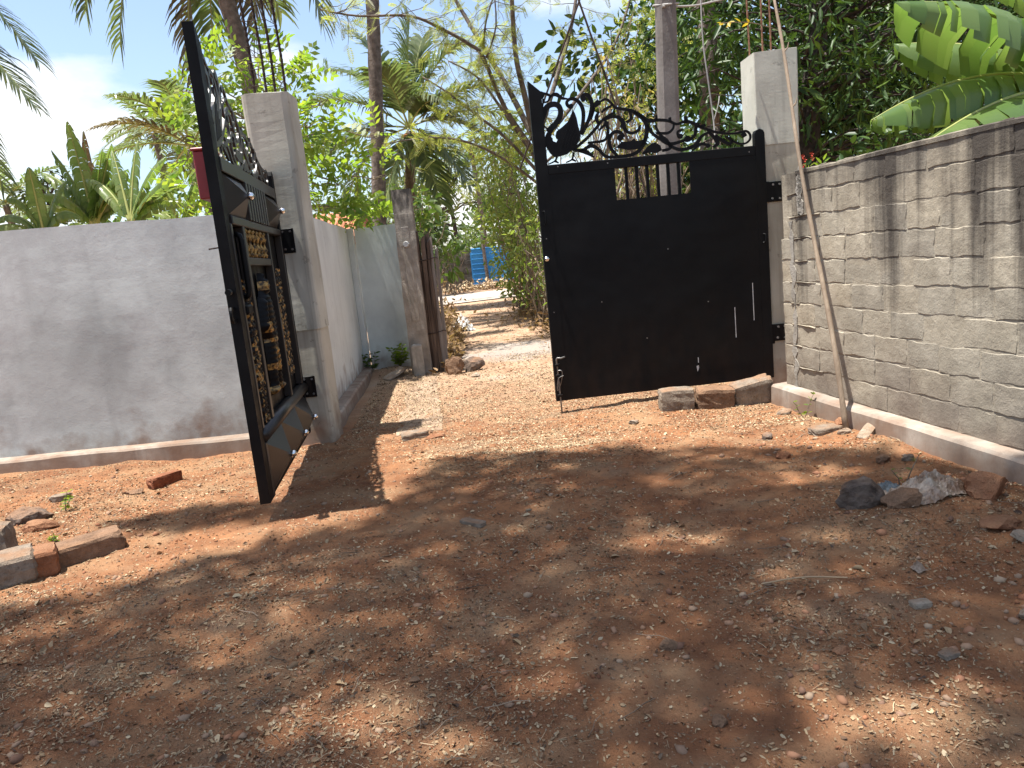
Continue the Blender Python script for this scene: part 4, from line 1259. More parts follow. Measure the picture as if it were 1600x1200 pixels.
def tree(name, label, cat, trunk, tr, clumps, dens, size, lmat, bmat, group=None, T=(LV, LF), droop=0.35, twigs=5, limb_r=0.035, flat=0.6, crown='crown', shell=2.2):
    trunk = [np.array(p, float) for p in trunk]
    base = trunk[0]
    root = empty(name, tuple(base), 0, label, cat, group)
    L = lambda p: np.array(p, float) - base
    P = smooth_path([L(p) for p in trunk], 4)
    mb = MB(); mb.tube(P, list(np.linspace(tr, tr * 0.45, len(P))), 9)
    mb.build('trunk', bmat, root, True)
    if clumps:
        lm = MB()
        for c, r in clumps:
            c2 = L(c)
            hs = [(np.linalg.norm(c2 - p) + max(0, p[2] - c2[2]) * 2, i) for i, p in enumerate(P) if i >= len(P) * 0.35]
            k = min(hs)[1]
            limb_tube(lm, P[k], c2, limb_r * RNG.uniform(0.7, 1.2), limb_r * 0.3)
            for _ in range(twigs):
                d = unit(RNG.normal(size=3)); d[2] = abs(d[2]) * 0.6
                limb_tube(lm, c2, c2 + d * r * 0.95, limb_r * 0.28, limb_r * 0.08, 0.04, 3)
        lm.build('limbs', bmat, root, True)
        Pp, Dd, Ss = clump_leaves([(L(c), r) for c, r in clumps], dens, size, droop, shell)
        foliage(crown, lmat, Pp, Dd, Ss, root, T, flat)
    return root

def frond_mesh(C, T, lift, nleaf, ll, width=0.03, hang=0.6, seed=0, ctrl=None):
    C = np.array(C, float); T = np.array(T, float)
    K = (C + T) / 2 + np.array([0, 0, lift]) if ctrl is None else np.array(ctrl, float)
    B = lambda t: (1 - t) ** 2 * C + 2 * t * (1 - t) * K + t * t * T
    dB = lambda t: 2 * (1 - t) * (K - C) + 2 * t * (T - K)
    mb = MB(); n = 14
    mb.tube([B(i / n) for i in range(n + 1)], list(np.linspace(0.032, 0.006, n + 1)), 5)
    V = []; F = []
    r = np.random.default_rng(seed)
    for k in range(nleaf):
        t = 0.16 + 0.84 * (k + 0.5 * r.random()) / nleaf
        p = B(t); f = unit(dB(t))
        side = np.cross(f, [0, 0, 1.0]); side = side / (np.linalg.norm(side) + 1e-6)
        upv = np.cross(side, f)
        l = ll * (0.35 + 0.95 * math.sin(math.pi * min(1, 0.12 + 0.80 * t)) ** 0.8) * r.uniform(0.8, 1.12)
        for s in (-1, 1):
            d0 = unit(side * s * 0.85 + f * (0.45 + 0.5 * t) + upv * 0.25 + r.normal(size=3) * 0.08)
            pts = [p]
            d = d0.copy()
            for j in range(3):
                pts.append(pts[-1] + d * l / 3)
                d = unit(d + np.array([0, 0, -hang * (0.5 + 0.4 * j)]) + r.normal(size=3) * 0.05)
            wv = unit(np.cross(d0, upv) + 1e-6)
            b = len(V)
            for j, q in enumerate(pts):
                w_ = width * (0.7, 1.0, 0.75, 0.08)[j]
                V += [q + wv * w_, q - wv * w_]
            for j in range(3): F.append((b + j * 2, b + j * 2 + 1, b + j * 2 + 3, b + j * 2 + 2))
    b = len(mb.v)
    mb.add(V, F, 1)
    return mb
def palm(name, label, base, top, r0, tips, lift=1.2, nleaf=46, ll=0.62, dry=0.12, nut=True, group='coconut palms', ctrls=None, width=0.03, hang=0.6):
    base = np.array(base, float); top = np.array(top, float)
    root = empty(name, tuple(base), 0, label, 'palm tree', group)
    n = 40
    pts = []; rad = []
    for i in range(n + 1):
        t = i / n
        pts.append((top - base) * t + np.array([0.10 * math.sin(t * 3.0), 0, 0]))
        rad.append(r0 * (1.25 - 0.25 * min(1, t * 8)) * (1 - 0.28 * t) * (1.06 if i % 2 else 0.97))
    MB().tube(pts, rad, 12).build('trunk', M['bark'], root, True)
    c = top - base
    for i, t in enumerate(tips):
        t = np.array(t, float) - base
        mb = frond_mesh(c + np.array([0, 0, 0.1]), t, lift * (0.6 + 0.6 * random.random()), nleaf, ll, width, hang, i * 7 + 3, None if not ctrls or ctrls[i] is None else np.array(ctrls[i]) - base)
        mb.build('frond', [M['midrib'], M['lf_palm_dry'] if random.random() < dry else M['lf_palm']], root)
    if nut:
        for k in range(6):
            a = k * 1.05
            bm = bmesh.new(); bmesh.ops.create_icosphere(bm, subdivisions=2, radius=0.11)
            me = bpy.data.meshes.new('coconut'); bm.to_mesh(me); bm.free()
            link('coconut', me, M['husk'], root, True, tuple(c + np.array([0.20 * math.cos(a), 0.20 * math.sin(a), -0.18])))
    return root
def rand_tips(top, L, n, lo=-1.5, hi=1.6, seed=1):
    r = random.Random(seed); out = []
    for k in range(n):
        a = 2 * math.pi * (k + r.uniform(-0.2, 0.2)) / n; e = r.uniform(lo, hi)
        h = math.sqrt(max(0.3, L * L - e * e)) * 0.85
        out.append(np.array(top) + np.array([h * math.cos(a), h * math.sin(a), e]))
    return out

# tall palm whose bare trunk stands behind the concrete post
b_ = at(590, 470, 18); b_[2] = 0; t_ = at(573, 0, 18); d_ = (t_ - at(586, 350, 18)); t_ = t_ + d_ * 1.1
palm('coconut_palm', 'tall coconut palm whose bare ringed trunk rises behind the concrete post', b_, t_, 0.175, rand_tips(t_, 3.6, 14, -1.0, 1.8, 3))
# palm with the full crown in view behind it
t_ = at(640, 205, 24); b_ = np.array([-3.3, 24.3, 0])
tips = [at(*p) for p in ((490, 160, 24), (505, 250, 24), (560, 60, 24.5), (640, 30, 24), (720, 70, 24), (770, 130, 23.5), (760, 215, 24), (735, 290, 23), (690, 320, 23), (600, 330, 23), (540, 310, 24), (660, 60, 25), (700, 160, 22.5), (590, 110, 22.5), (520, 110, 25), (800, 180, 25))]
palm('coconut_palm', 'coconut palm with full drooping crown beyond the tall bare trunk', b_, t_, 0.2, tips, 0.9, 56, 0.95, 0.07, True, 'coconut palms', None, 0.036)
# leaning palm at the top, its fronds hanging into the sky
t_ = at(318, -120, 14); b_ = at(470, 420, 14.2); b_[2] = 0
tips = [at(188, 74, 13.6), at(302, 138, 14), at(335, 120, 14.8), at(398, 62, 14.3), at(505, 40, 13), at(135, 20, 14), at(230, -260, 15), at(420, -240, 13), at(560, -120, 15), at(80, -140, 14), at(300, -300, 14), at(440, 20, 15.5)]
ct = [at(182, -175, 13.6), at(280, -60, 14), at(325, -80, 15), at(400, -150, 14.3), at(470, -170, 13), at(120, -150, 14)] + [None] * 6
palm('coconut_palm', 'leaning coconut palm with hanging fronds above the gate pillar bars', b_, t_, 0.19, tips, 0.9, 46, 0.62, 0.25, True, 'coconut palms', ct, 0.028)
# palm beyond the left edge, frond ends only
t_ = at(-190, -40, 13); b_ = at(-260, 500, 13); b_[2] = 0
tips = [at(58, 95, 13), at(56, 168, 12.5), at(8, 300, 13), at(-40, 260, 12), at(-120, -250, 13), at(-350, -160, 13), at(-380, 60, 14), at(-250, 200, 12), at(-10, -120, 14)]
ct = [at(-40, -60, 13), at(-60, 20, 12.5), at(-90, 20, 13)] + [None] * 6
palm('coconut_palm', 'coconut palm at the left edge, only its frond ends showing', b_, t_, 0.19, tips, 0.9, 46, 0.60, 0.2, True, 'coconut palms', ct, 0.028)
# small distant palms over the boundary wall
for (px, py, Y, s, lab) in ((300, 235, 19, 1.0, 'coconut palm with grey-green drooping fronds just behind the letter box'), (240, 208, 34, 1.1, 'small far palm top between the banana clump and letter box'), (8, 320, 30, 1.3, 'far palm crown low above the left end of the wall'), (735, 232, 44, 1.6, 'dark far palm between the full-crowned palm and the lane')):
    t_ = at(px, py, Y); b_ = np.array([t_[0] + 0.3, Y + 0.2, 0])
    palm('coconut_palm', lab, b_, t_, 0.16, rand_tips(t_, 2.5 * s, 13, -1.5, 1.3, int(px)), 0.6, 32, 0.5, 0.08, False, 'coconut palms', None, 0.036)

# bright leafy tree behind the left pillar
b_ = np.array([-2.85, 9.9, 0.0])
cl = []
for (px, py, Y, r) in ((330, 130, 9.8, .32), (345, 200, 9.6, .35), (385, 150, 10.2, .30), (440, 130, 10.0, .32), (470, 100, 10.3, .25), (500, 165, 10.3, .25), (480, 200, 10.0, .35), (520, 230, 10.2, .33), (470, 260, 9.8, .38), (530, 290, 10.2, .35), (575, 215, 10.6, .2), (400, 90, 10.4, .22), (285, 145, 10.0, .16), (345, 270, 10.2, .35), (310, 290, 10.4, .28), (500, 330, 10.0, .35), (560, 330, 10.9, .3), (420, 190, 10.6, .4), (360, 90, 10.2, .2), (440, 320, 10.2, .4), (300, 325, 10.4, .28), (585, 280, 10.8, .22)):
    cl.append((at(px, py, Y), np.array([1, 0.9, 0.8]) * r * 1.15))
tree('leafy_tree', 'bright yellow-green young leafy tree behind the barred pillar', 'tree', [b_, (-2.85, 9.9, 1.2), (-2.75, 10.0, 2.3), (-2.8, 10.0, 3.3)], 0.07, cl, 165, 0.32, M['lf_bright'], M['twig'], None, (PV1, PF1), 0.25, 6, 0.02, 0.45)

# feathery tree in the middle, long thin boughs
root = empty('feathery_tree', (0.95, 14.0, 0), 0, 'sparse feathery-leaved tree with long slanting boughs above the lane', 'tree')
org = np.array([0.95, 14.0, 0])
bm_ = MB(); boughs = []
def bough(pp_, r0, r1):
    pts = [at(*p) - org for p in pp_]
    P = smooth_path(pts, 4)
    bm_.tube(P, list(np.linspace(r0, r1, len(P))), 7)
    boughs.append((P, r0))
bough([(870, 500, 14), (862, 380, 14), (846, 260, 14), (838, 225, 14)], 0.11, 0.085)
bough([(840, 240, 14), (820, 150, 13.6), (805, 80, 13.4), (798, -40, 13.2)], 0.06, 0.035)
bough([(838, 225, 14), (800, 150, 14.2), (765, 90, 14.4), (735, 40, 14.6), (700, -20, 14.8)], 0.06, 0.03)
bough([(838, 240, 14), (790, 170, 13.6), (755, 90, 13.2), (735, 70, 13), (690, 45, 12.8), (640, 25, 12.6), (560, 25, 12.4), (500, 15, 12.2)], 0.045, 0.012)
bough([(838, 250, 14), (780, 165, 14), (745, 120, 14), (700, 95, 14)], 0.035, 0.012)
bough([(842, 270, 14), (790, 215, 13.5), (745, 180, 13.2), (700, 145, 13), (660, 120, 13)], 0.035, 0.01)
bough([(845, 290, 14), (790, 250, 13.4), (730, 222, 13), (670, 215, 12.8), (600, 225, 12.6)], 0.03, 0.008)
bough([(838, 225, 14), (870, 120, 14.5), (895, 30, 14.8), (905, -60, 15)], 0.05, 0.025)
bough([(840, 235, 14), (905, 150, 14.2), (960, 70, 14.4), (990, -20, 14.6)], 0.04, 0.02)
bough([(845, 260, 14), (915, 200, 13.8), (985, 140, 13.6)], 0.03, 0.012)
bough([(755, 80, 14.4), (760, 30, 14), (780, -30, 14)], 0.02, 0.012)
bough([(760, 90, 13.2), (775, 40, 13), (770, -30, 13)], 0.018, 0.01)
PP = []; DD = []
for P, r0 in boughs[1:]:
    m_ = len(P)
    for k in range(int(m_ * 1.2)):
        i = RNG.integers(int(m_ * 0.2), m_)
        a = np.array(P[i]); d = unit(RNG.normal(size=3)); d[2] = d[2] * 0.6 - 0.1
        L_ = RNG.uniform(0.25, 0.95)
        tw = limb_tube(bm_, a, a + d * L_, 0.007, 0.003, -0.05, 4)
        for q in tw[1:]:
            for _ in range(1 + int(RNG.random() < 0.75)):
                PP.append(q); dd = d * 0.5 + RNG.normal(size=3) * 0.6; dd[2] -= 0.25; DD.append(dd)
bm_.build('boughs', M['bark'], root, True)
foliage('crown', M['lf_feather'], np.array(PP), np.array(DD), 0.24 * RNG.uniform(0.6, 1.2, len(PP)), root, (PV2, PF2), 0.45)

# thicket on the right of the lane
def bush(name, label, cat, c, r, n, rr, dens, size, lmat, stems=10, smat='twig', group=None, T=(LV, LF), droop=0.3, flat=0.5, foot=None):
    c = np.array(c, float); base = np.array([c[0], c[1], 0]) if foot is None else np.array([foot[0], foot[1], 0.0])
    root = empty(name, tuple(base), 0, label, cat, group)
    mb = MB()
    cl = [(p - base, q) for p, q in clumps_in(c, r, n, rr)]
    for k in range(stems):
        q = cl[k % len(cl)][0]
        a = np.array([RNG.normal() * r[0] * (0.3 if foot is None else 0.15), RNG.normal() * r[1] * 0.3, -0.05])
        limb_tube(mb, a, q, 0.022, 0.008, 0.05, 5, 0.1)
    mb.build('stems', M[smat], root, True)
    P, D, S = clump_leaves(cl, dens, size, droop)
    foliage('leaves', lmat, P, D, S, root, T, flat)
    return root
bush('lane_thicket', 'tall green thicket with bare stems on the right of the lane', 'bush', (0.45, 20.5, 2.5), (0.80, 1.2, 2.4), 52, (.28, .55), 330, 0.15, M['lf_thicket'], 26, 'twig', None, (LV, LF), 0.3, 0.5, (0.9, 20.6))
bush('lane_thicket', 'bright green sprays of thicket hanging over the lane end', 'bush', (0.05, 19.0, 3.9), (0.9, 0.9, 1.1), 13, (.22, .42), 150, 0.16, M['lf_thicket'], 10, 'twig', None, (LV, LF), 0.3, 0.5, (1.0, 19.6))
bush('lane_thicket', 'dense yellow-green bush beside the free edge of the black gate leaf', 'bush', (0.50, 17.4, 2.3), (0.55, 0.8, 2.2), 46, (.22, .42), 330, 0.13, M['lf_thicket'], 18, 'twig', None, (LV, LF), 0.3, 0.5, (0.85, 17.6))
bush('dry_bush', 'dry brown leafless bush at the foot of the lane thicket', 'bush', (0.55, 18.6, 0.6), (0.45, 0.6, 0.6), 18, (.18, .34), 230, 0.13, M['lf_dry'], 22)
bush('lane_thicket', 'leafy bush with pale stems close behind the free gate post', 'bush', (0.80, 15.5, 1.7), (0.5, 0.8, 1.5), 24, (.22, .42), 230, 0.13, M['lf_thicket'], 20)
# scrub behind the swan
bush('dry_scrub', 'tangled dry olive scrub seen through the swan scrollwork', 'scrub', (2.0, 13.0, 2.7), (1.3, 1.0, 2.0), 46, (.25, .5), 150, 0.12, M['lf_olive'], 60)
bush('dry_scrub', 'thin dry vine tangle climbing beside the utility pole', 'scrub', (1.75, 11.2, 2.8), (0.45, 0.5, 1.7), 22, (.14, .32), 140, 0.10, M['lf_olive'], 50)
bush('dry_scrub', 'pale leafy scrub behind the barred opening of the gate', 'scrub', (3.0, 14.5, 3.6), (1.6, 1.0, 2.4), 30, (.3, .6), 130, 0.14, M['lf_feather'], 40, 'twig', None, (PV1, PF1))
# trees filling the far end
for (px, py, Y, r, lab, mt) in ((700, 300, 47, 3.2, 'dense green tree behind the dark far wall', 'lf_mid'), (800, 290, 50, 3.6, 'dense tree behind the blue sheet gate', 'lf_far'), (620, 330, 34, 2.6, 'round green tree beyond the back wall', 'lf_far')):
    c = at(px, py, Y)
    tree('lane_end_tree', lab, 'tree', [(c[0], Y, -0.1), (c[0] + .2, Y, c[2] * 0.5), (c[0], Y, c[2])], 0.2, clumps_in(c, (r, r * .8, r * 0.95), 26, (.6, 1.2)), 75, 0.34, M[mt], M['barkdark'], 'trees at the end of the lane', twigs=2, limb_r=0.07)
bush('green_shrub', 'glossy green shrub behind the back wall and post', 'shrub', (-1.5, 13.0, 2.0), (0.9, 0.8, 0.8), 18, (.25, .45), 220, 0.18, M['lf_mid'], 12, 'twig', None, (LV, LF), 0.3, 0.5, (-1.9, 13.2))
bush('green_shrub', 'leafy shrub hanging over the dark far wall', 'shrub', (-2.4, 35.0, 2.6), (1.6, 1.0, 1.0), 22, (.3, .6), 170, 0.22, M['lf_mid'], 12)
bush('green_shrub', 'pale feathery shrub between the tall palm trunk and thicket', 'shrub', (-2.0, 28.0, 4.6), (1.5, 0.9, 1.2), 18, (.35, .6), 70, 0.34, M['lf_feather'], 12, 'twig', None, (PV2, PF2), 0.3, 0.5, (-4.8, 28.0))
# trees beyond the boundary wall, far left
for (px, py, Y, r, lab, mt) in ((75, 315, 30, 1.5, 'small dark round tree behind the banana clump', 'lf_far'), (200, 330, 26, 1.6, 'low green tree filling the gap above the grey wall', 'lf_mid'), (330, 200, 30, 2.2, 'tall dark tree behind the letter box', 'lf_far'), (450, 250, 32, 2.6, 'far green tree behind the bright young tree', 'lf_far')):
    c = at(px, py, Y)
    tree('garden_tree', lab, 'tree', [(c[0], Y, -0.1), (c[0] + .1, Y, c[2] * 0.6), (c[0], Y, c[2])], 0.14, clumps_in(c, (r, r * .8, r * 0.8), 18, (.4, .75)), 90, 0.25, M[mt], M['barkdark'], 'trees beyond the boundary wall', twigs=2, limb_r=0.05)

# big dark glossy tree on the right
cl = clumps_in((6.3, 12.2, 4.4), (3.4, 2.0, 3.0), 120, (.45, .85))
cl += [(at(*p), np.array([1, .8, .8]) * r) for (p, r) in (((1090, 120, 11), .5), ((1120, 60, 11), .55), ((1140, 150, 10.6), .5), ((1100, 200, 10.4), .42), ((1140, 210, 10.4), .4), ((1075, 20, 11.4), .5), ((1160, 20, 10.8), .5), ((1085, 165, 11), .4), ((1270, 60, 10.4), .5), ((1300, 20, 10.2), .5), ((1330, 80, 10.8), .5), ((1080, 230, 11), .4))]
tree('mango_tree', 'broad dark glossy-leaved tree filling the sky behind the square pillar', 'tree', [(5.2, 12.6, -0.1), (5.1, 12.5, 2.0), (5.3, 12.4, 4.0), (5.5, 12.3, 6.0)], 0.26, cl, 210, 0.22, M['lf_mango'], M['barkdark'], None, (LVN, LF), 0.55, 1, 0.028, 0.4)
cl = clumps_in((8.0, 17.5, 4.4), (6.0, 1.8, 4.2), 110, (.8, 1.3))
tree('mango_tree', 'second dark tree deep behind the banana leaves', 'tree', [(6.5, 17.5, -0.1), (6.5, 17.5, 2.5), (7.0, 17.4, 6.0)], 0.28, cl, 170, 0.29, M['lf_mango'], M['barkdark'], None, (LV, LF), 0.5, 1, 0.04, 0.4)
bt = MB(); bt.tube([at(1109, 200, 12.2), at(1108, 85, 12.2), at(1100, -20, 12.3), at(1090, -200, 12.4)], [0.16, 0.15, 0.14, 0.13], 9)
q = at(1112, 330, 12.2); q[2] = 0
bt.tube([q, at(1109, 200, 12.2)], [0.19, 0.16], 9)
tag(bt.build('bare_trunk', M['bark'], None, True), 'straight grey bare trunk right of the utility pole', 'tree trunk')
bush('wall_plant', 'small yellow-green plant with red flowers at the broken wall end', 'plant', (2.83, 6.55, 1.92), (0.15, 0.13, 0.14), 10, (.07, .12), 700, 0.075, M['lf_bright'], 9)
fl = MB()
for k in range(5):
    c = at(1258 + random.uniform(-8, 22), 250 + random.uniform(-14, 10), 6.5)
    for j in range(5):
        a = j * 1.257; d = np.array([math.cos(a), -0.4, math.sin(a)]) * 0.014
        fl.add([c, c + d + np.array([0.006, 0, 0.004]), c + d * 1.4, c + d - np.array([0.006, 0, 0.004])], [(0, 1, 2, 3)])
fo = fl.build('red_flowers', M['flower'])
for o in list(COL.objects):
    if o.name == 'wall_plant': fo.parent = o; fo.matrix_parent_inverse = Matrix.Translation(o.location).inverted()
bush('dark_undergrowth', 'dark leafy undergrowth low behind the block wall', 'shrub', (4.6, 9.2, 1.6), (1.9, 0.9, 0.9), 26, (.25, .45), 200, 0.15, M['lf_mango'], 12)
sp = MB()
for (a, b) in (((1225, 50, 6.9), (1125, 36, 6.9)),):
    A = at(*a); B = at(*b); P = [A, (A + B) / 2 + np.array([0, 0, 0.04]), B]
    sp.tube(smooth_path(P), 0.004, 5)
o = sp.build('dry_sprig', M['twig']); tag(o, 'yellowing leafy sprig poking out beside the square pillar', 'sprig')
A = at(1225, 50, 6.9); B = at(1125, 36, 6.9)
ts = RNG.uniform(0.45, 1, 9)[:, None]
foliage('leaves', leafmat('yellow_leaf', [(0.42, 0.27, 0.02), (0.33, 0.27, 0.03), (0.48, 0.30, 0.03)], 0.4), A + (B - A) * ts + np.array([0, 0, 0.035]) * np.sin(ts * 3.1), np.array([[-0.6, 0, 0.1]]) + RNG.normal(size=(9, 3)) * 0.5, RNG.uniform(0.045, 0.085, 9), o)

# banana plants
def banana_leaf(A, C, B, W, seed, tear=0.5, fold=0.5):
    """midrib from A over control C to tip B; blade half width W; returns blade and rib builders"""
    A, C, B = (np.array(q, float) for q in (A, C, B))
    r = np.random.default_rng(seed)
    f = lambda t: (1 - t) ** 2 * A + 2 * t * (1 - t) * C + t * t * B
    df = lambda t: 2 * (1 - t) * (C - A) + 2 * t * (B - C)
    rib = MB(); rib.tube([f(i / 16) for i in range(17)], list(np.linspace(0.028, 0.005, 17)), 7)
    V = []; F = []
    for s in (-1, 1):
        t = 0.10
        while t < 0.995:
            w_ = r.uniform(0.02, 0.075) * (1.6 if r.random() < 0.25 else 1)
            t2 = min(1.0, t + w_)
            gap = r.uniform(0.0, 0.008) if r.random() < tear else -0.002
            droop = r.uniform(0.8, 1.2) * fold
            ns = 2
            b = len(V)
            for i in range(ns + 1):
                tt = t + (t2 - gap - t) * i / ns
                p = f(tt); d = unit(df(tt))
                side = np.cross(d, [0, 0, 1.0]); side /= (np.linalg.norm(side) + 1e-6); side *= s
                hw = W * (math.sin(math.pi * min(1, (0.06 + 0.94 * tt) ** 0.85)) ** 0.55)
                fw_ = d * 0.22
                for j in range(4):
                    q = j / 3
                    dirv = side * math.cos(droop * q * 1.1) - np.array([0, 0, 1]) * math.sin(droop * q * 1.1) * 0.9 + fw_
                    V.append(p + dirv * hw * q + np.array([0, 0, 0.012 * math.sin(q * 3)]))
            for i in range(ns):
                for j in range(3):
                    a = b + i * 4 + j
                    F.append((a, a + 1, a + 5, a + 4))
            t = t2
    return MB().add(V, F), rib
def banana(name, label, base, stem_top, leaves, group=None, stem_r=0.11, W=0.26, tear=0.55, mat=None):
    base = np.array(base, float); top = np.array(stem_top, float)
    root = empty(name, tuple(base), 0, label, 'banana plant', group)
    P = [np.array((0, 0, -0.05)), (top - base) * 0.5, top - base]
    MB().tube(smooth_path(P, 5), list(np.linspace(stem_r, stem_r * 0.6, 11)), 10).build('stem', M['bananastem'], root, True)
    for i, lf in enumerate(leaves):
        A, C, B = lf[:3]; w_ = lf[3] if len(lf) > 3 else W
        bl, rb = banana_leaf(np.array(A) - base, np.array(C) - base, np.array(B) - base, w_, i * 5 + int(abs(base[0]) * 10), tear, lf[4] if len(lf) > 4 else 0.6)
        o = bl.build('leaf', (lf[5] if len(lf) > 5 else None) or mat or M['banana'], root, True)
        rb.build('midrib', M['midrib'], o, True)
    return root
# right: big leaves over the block wall
T0 = at(1680, 150, 6.4)
lv = [(at(1690, 110, 6.4), at(1560, -10, 6.0), at(1400, 5, 5.6), 0.50, 0.95),
      (at(1690, 130, 6.5), at(1560, 55, 6.6), at(1397, 70, 6.7), 0.44, 1.05),
      (at(1690, 140, 6.4), at(1540, 75, 6.2), at(1362, 188, 5.8), 0.46, 0.95),
      (at(1700, 150, 6.3), at(1600, 110, 5.9), at(1436, 232, 5.4), 0.44, 0.7),
      (at(1705, 140, 6.4), at(1640, -60, 6.6), at(1480, -40, 6.9), 0.26, 0.7),
      (at(1710, 150, 6.4), at(1800, -60, 6.0), at(1960, 60, 5.6), 0.27, 0.7),
      (at(1710, 150, 6.5), at(1690, -160, 6.8), at(1640, -260, 7.2), 0.22, 0.4),
      (at(1720, 170, 6.3), at(1640, 120, 5.7), at(1560, 240, 5.2), 0.24, 0.6)]
banana('banana_plant', 'banana plant with big ribbed leaves over the block wall', (T0[0] + 0.05, 6.5, 0), T0, lv, None, 0.13, 0.26, 0.5)
# left: clump behind the boundary wall
M['banana_pale'] = leafmat('pale_banana_leaf', [(0.11, 0.175, 0.050), (0.15, 0.21, 0.065), (0.09, 0.15, 0.04), (0.18, 0.225, 0.085)], 0.45, 0.35, 0.5, 1.7)
def ban_auto(name, label, px, py, Y, spec, s=1.0, seed=0):
    c = at(px, py, Y); r = random.Random(seed)
    lv = []
    for (dx, dy, L) in spec:
        B = at(px + dx, py + dy, Y + r.uniform(-0.5, 0.5))
        mid = c * 0.55 + B * 0.45 + np.array([0, 0, 0.36 * L])
        kind = r.random()
        lv.append((c, mid, B, 0.20 * s * r.uniform(0.7, 1.2), r.uniform(0.6, 1.2), M['lf_dry'] if kind < 0.02 else M['banana_pale']))
    banana(name, label, (c[0], Y, 0), c, lv, 'banana clump beyond the wall', 0.10, 0.2, 0.5)
ban_auto('banana_plant', 'banana plant with tall upright leaves in the middle of the left clump', 150, 355, 14, [(-45, -165, .5), (-70, -120, .8), (-100, -45, 1.6), (-20, -150, .4), (10, -120, .5), (50, -90, 1.2), (70, -55, 1.5), (-120, -10, 1.8), (25, -130, .5), (-85, -85, 1.3), (30, -70, 1.6), (-55, -60, 1.8), (85, -20, 1.8)], 1.15, 1)
ban_auto('banana_plant', 'banana plant at the right of the left clump, some leaves browned', 205, 350, 13, [(-30, -115, .8), (10, -130, .6), (55, -105, 1.1), (85, -60, 1.4), (-70, -70, 1.2), (75, -85, .6), (100, -30, 1.2)], 1.05, 2)
ban_auto('banana_plant', 'banana plant at the left of the left clump with low arching leaves', 70, 372, 13, [(-60, -60, 1.4), (-85, -20, 1.5), (-25, -110, .9), (35, -90, 1.0), (60, -30, 1.5), (-110, 5, 1.4)], 1.05, 3)
ban_auto('banana_plant', 'banana plant low beside the letter box gate leaf', 285, 360, 15, [(-40, -70, 1.0), (30, -95, .8), (-70, -25, 1.3), (50, -50, 1.2)], 1.0, 4)
ban_auto('banana_plant', 'banana plant with dark leaves behind the lane wall corner', 560, 345, 15, [(-60, -20, 1.2), (-30, -60, .9), (40, -45, 1.0), (55, -5, 1.3), (0, -75, .6)], 0.9, 5)

# distant wooded skyline all round
nT = 1500
ang = RNG.uniform(-math.pi, math.pi, nT); rad_ = RNG.uniform(58, 85, nT)
C = np.stack([np.sin(ang) * rad_, np.cos(ang) * rad_, RNG.random(nT) ** 1.2 * (3.0 + 4.0 * vnoise(ang * 9, ang * 0, 3))], -1)
nl = 34
P = (C[:, None, :] + unit(RNG.normal(size=(nT, nl, 3))) * RNG.random((nT, nl, 1)) ** 0.4 * np.array([1.9, 1.9, 1.5])).reshape(-1, 3)
foliage('distant_treeline', M['lf_far'], P, RNG.normal(size=P.shape), RNG.uniform(0.5, 1.1, len(P)), None)
tag(COL.objects['distant_treeline'], 'far wooded skyline of mixed trees', None, None, 'stuff')

# the tree that shades the yard: it stands behind the viewer and spreads overhead
def shade_y(x): return np.interp(x, [-6, -4, -2.8, -1.9, -1.3, -0.95, -0.6, 0.0, 1.0, 1.6, 2.13, 2.5, 2.9, 4], [3.0, 3.2, 3.6, 3.9, 4.25, 4.5, 5.45, 5.55, 5.35, 5.15, 4.85, 4.2, 3.6, 2.4])
nS = 120000
gx_ = RNG.uniform(-5.0, 3.6, nS); gy_ = RNG.uniform(-3.5, 5.9, nS)
edge = shade_y(gx_) + (fbm(gx_ * 2.2, gy_ * 2.2, 31, 3) - 0.5) * 0.55
keep = gy_ < edge
keep |= (((gx_ + 2.05) / 0.75) ** 2 + ((gy_ - 4.78) / 0.22) ** 2 < 1)
for (hx, hy, rx, ry) in ((0.74, 3.61, .34, .17), (-0.72, 2.36, .34, .16), (1.02, 2.12, .30, .15), (-0.35, 2.12, .24, .12), (-2.3, 3.35, .3, .12), (1.75, 4.35, .34, .10)):
    keep &= ~(((((gx_ - hx) / rx) ** 2 + ((gy_ - hy) / ry) ** 2) < 1) & (RNG.random(nS) < 0.88))
dn = fbm(gx_ * 1.6, gy_ * 1.6, 77, 3)
keep &= RNG.random(nS) < np.clip(0.37 + (dn - 0.42) * 0.8, 0.26, 0.52)
gx_, gy_ = gx_[keep], gy_[keep]
hh = 12.5 + RNG.random(len(gx_)) * 2.6 + 1.5 * fbm(gx_ * 0.8, gy_ * 0.8, 5, 2)
Pc = np.stack([gx_ - 0.245 * hh, gy_ - 0.05 * hh, hh], -1)
root = empty('shade_tree', (-4.6, -2.6, 0), 0, 'spreading leafy tree behind the viewer that shades the yard', 'tree')
org = np.array([-4.6, -2.6, 0])
mb = MB(); mb.tube([(0, 0, -0.1), (0.1, 0.1, 2.5), (0.2, 0.2, 5.5), (0.4, 0.4, 9.5)], [0.30, 0.25, 0.22, 0.18], 10); mb.build('trunk', M['bark'], root, True)
mb = MB()
for k in range(34):
    q = Pc[RNG.integers(len(Pc))] - org
    limb_tube(mb, (0.4, 0.4, 9.3), q, 0.05, 0.012, 0.06, 6)
mb.build('limbs', M['bark'], root, True)
Dc = RNG.normal(size=Pc.shape); Dc[:, 2] = Dc[:, 2] * 0.4 - 0.2
foliage('crown', M['lf_mid'], Pc - org, Dc, RNG.uniform(0.10, 0.19, len(Pc)), root, (LV, LF), 0.75)
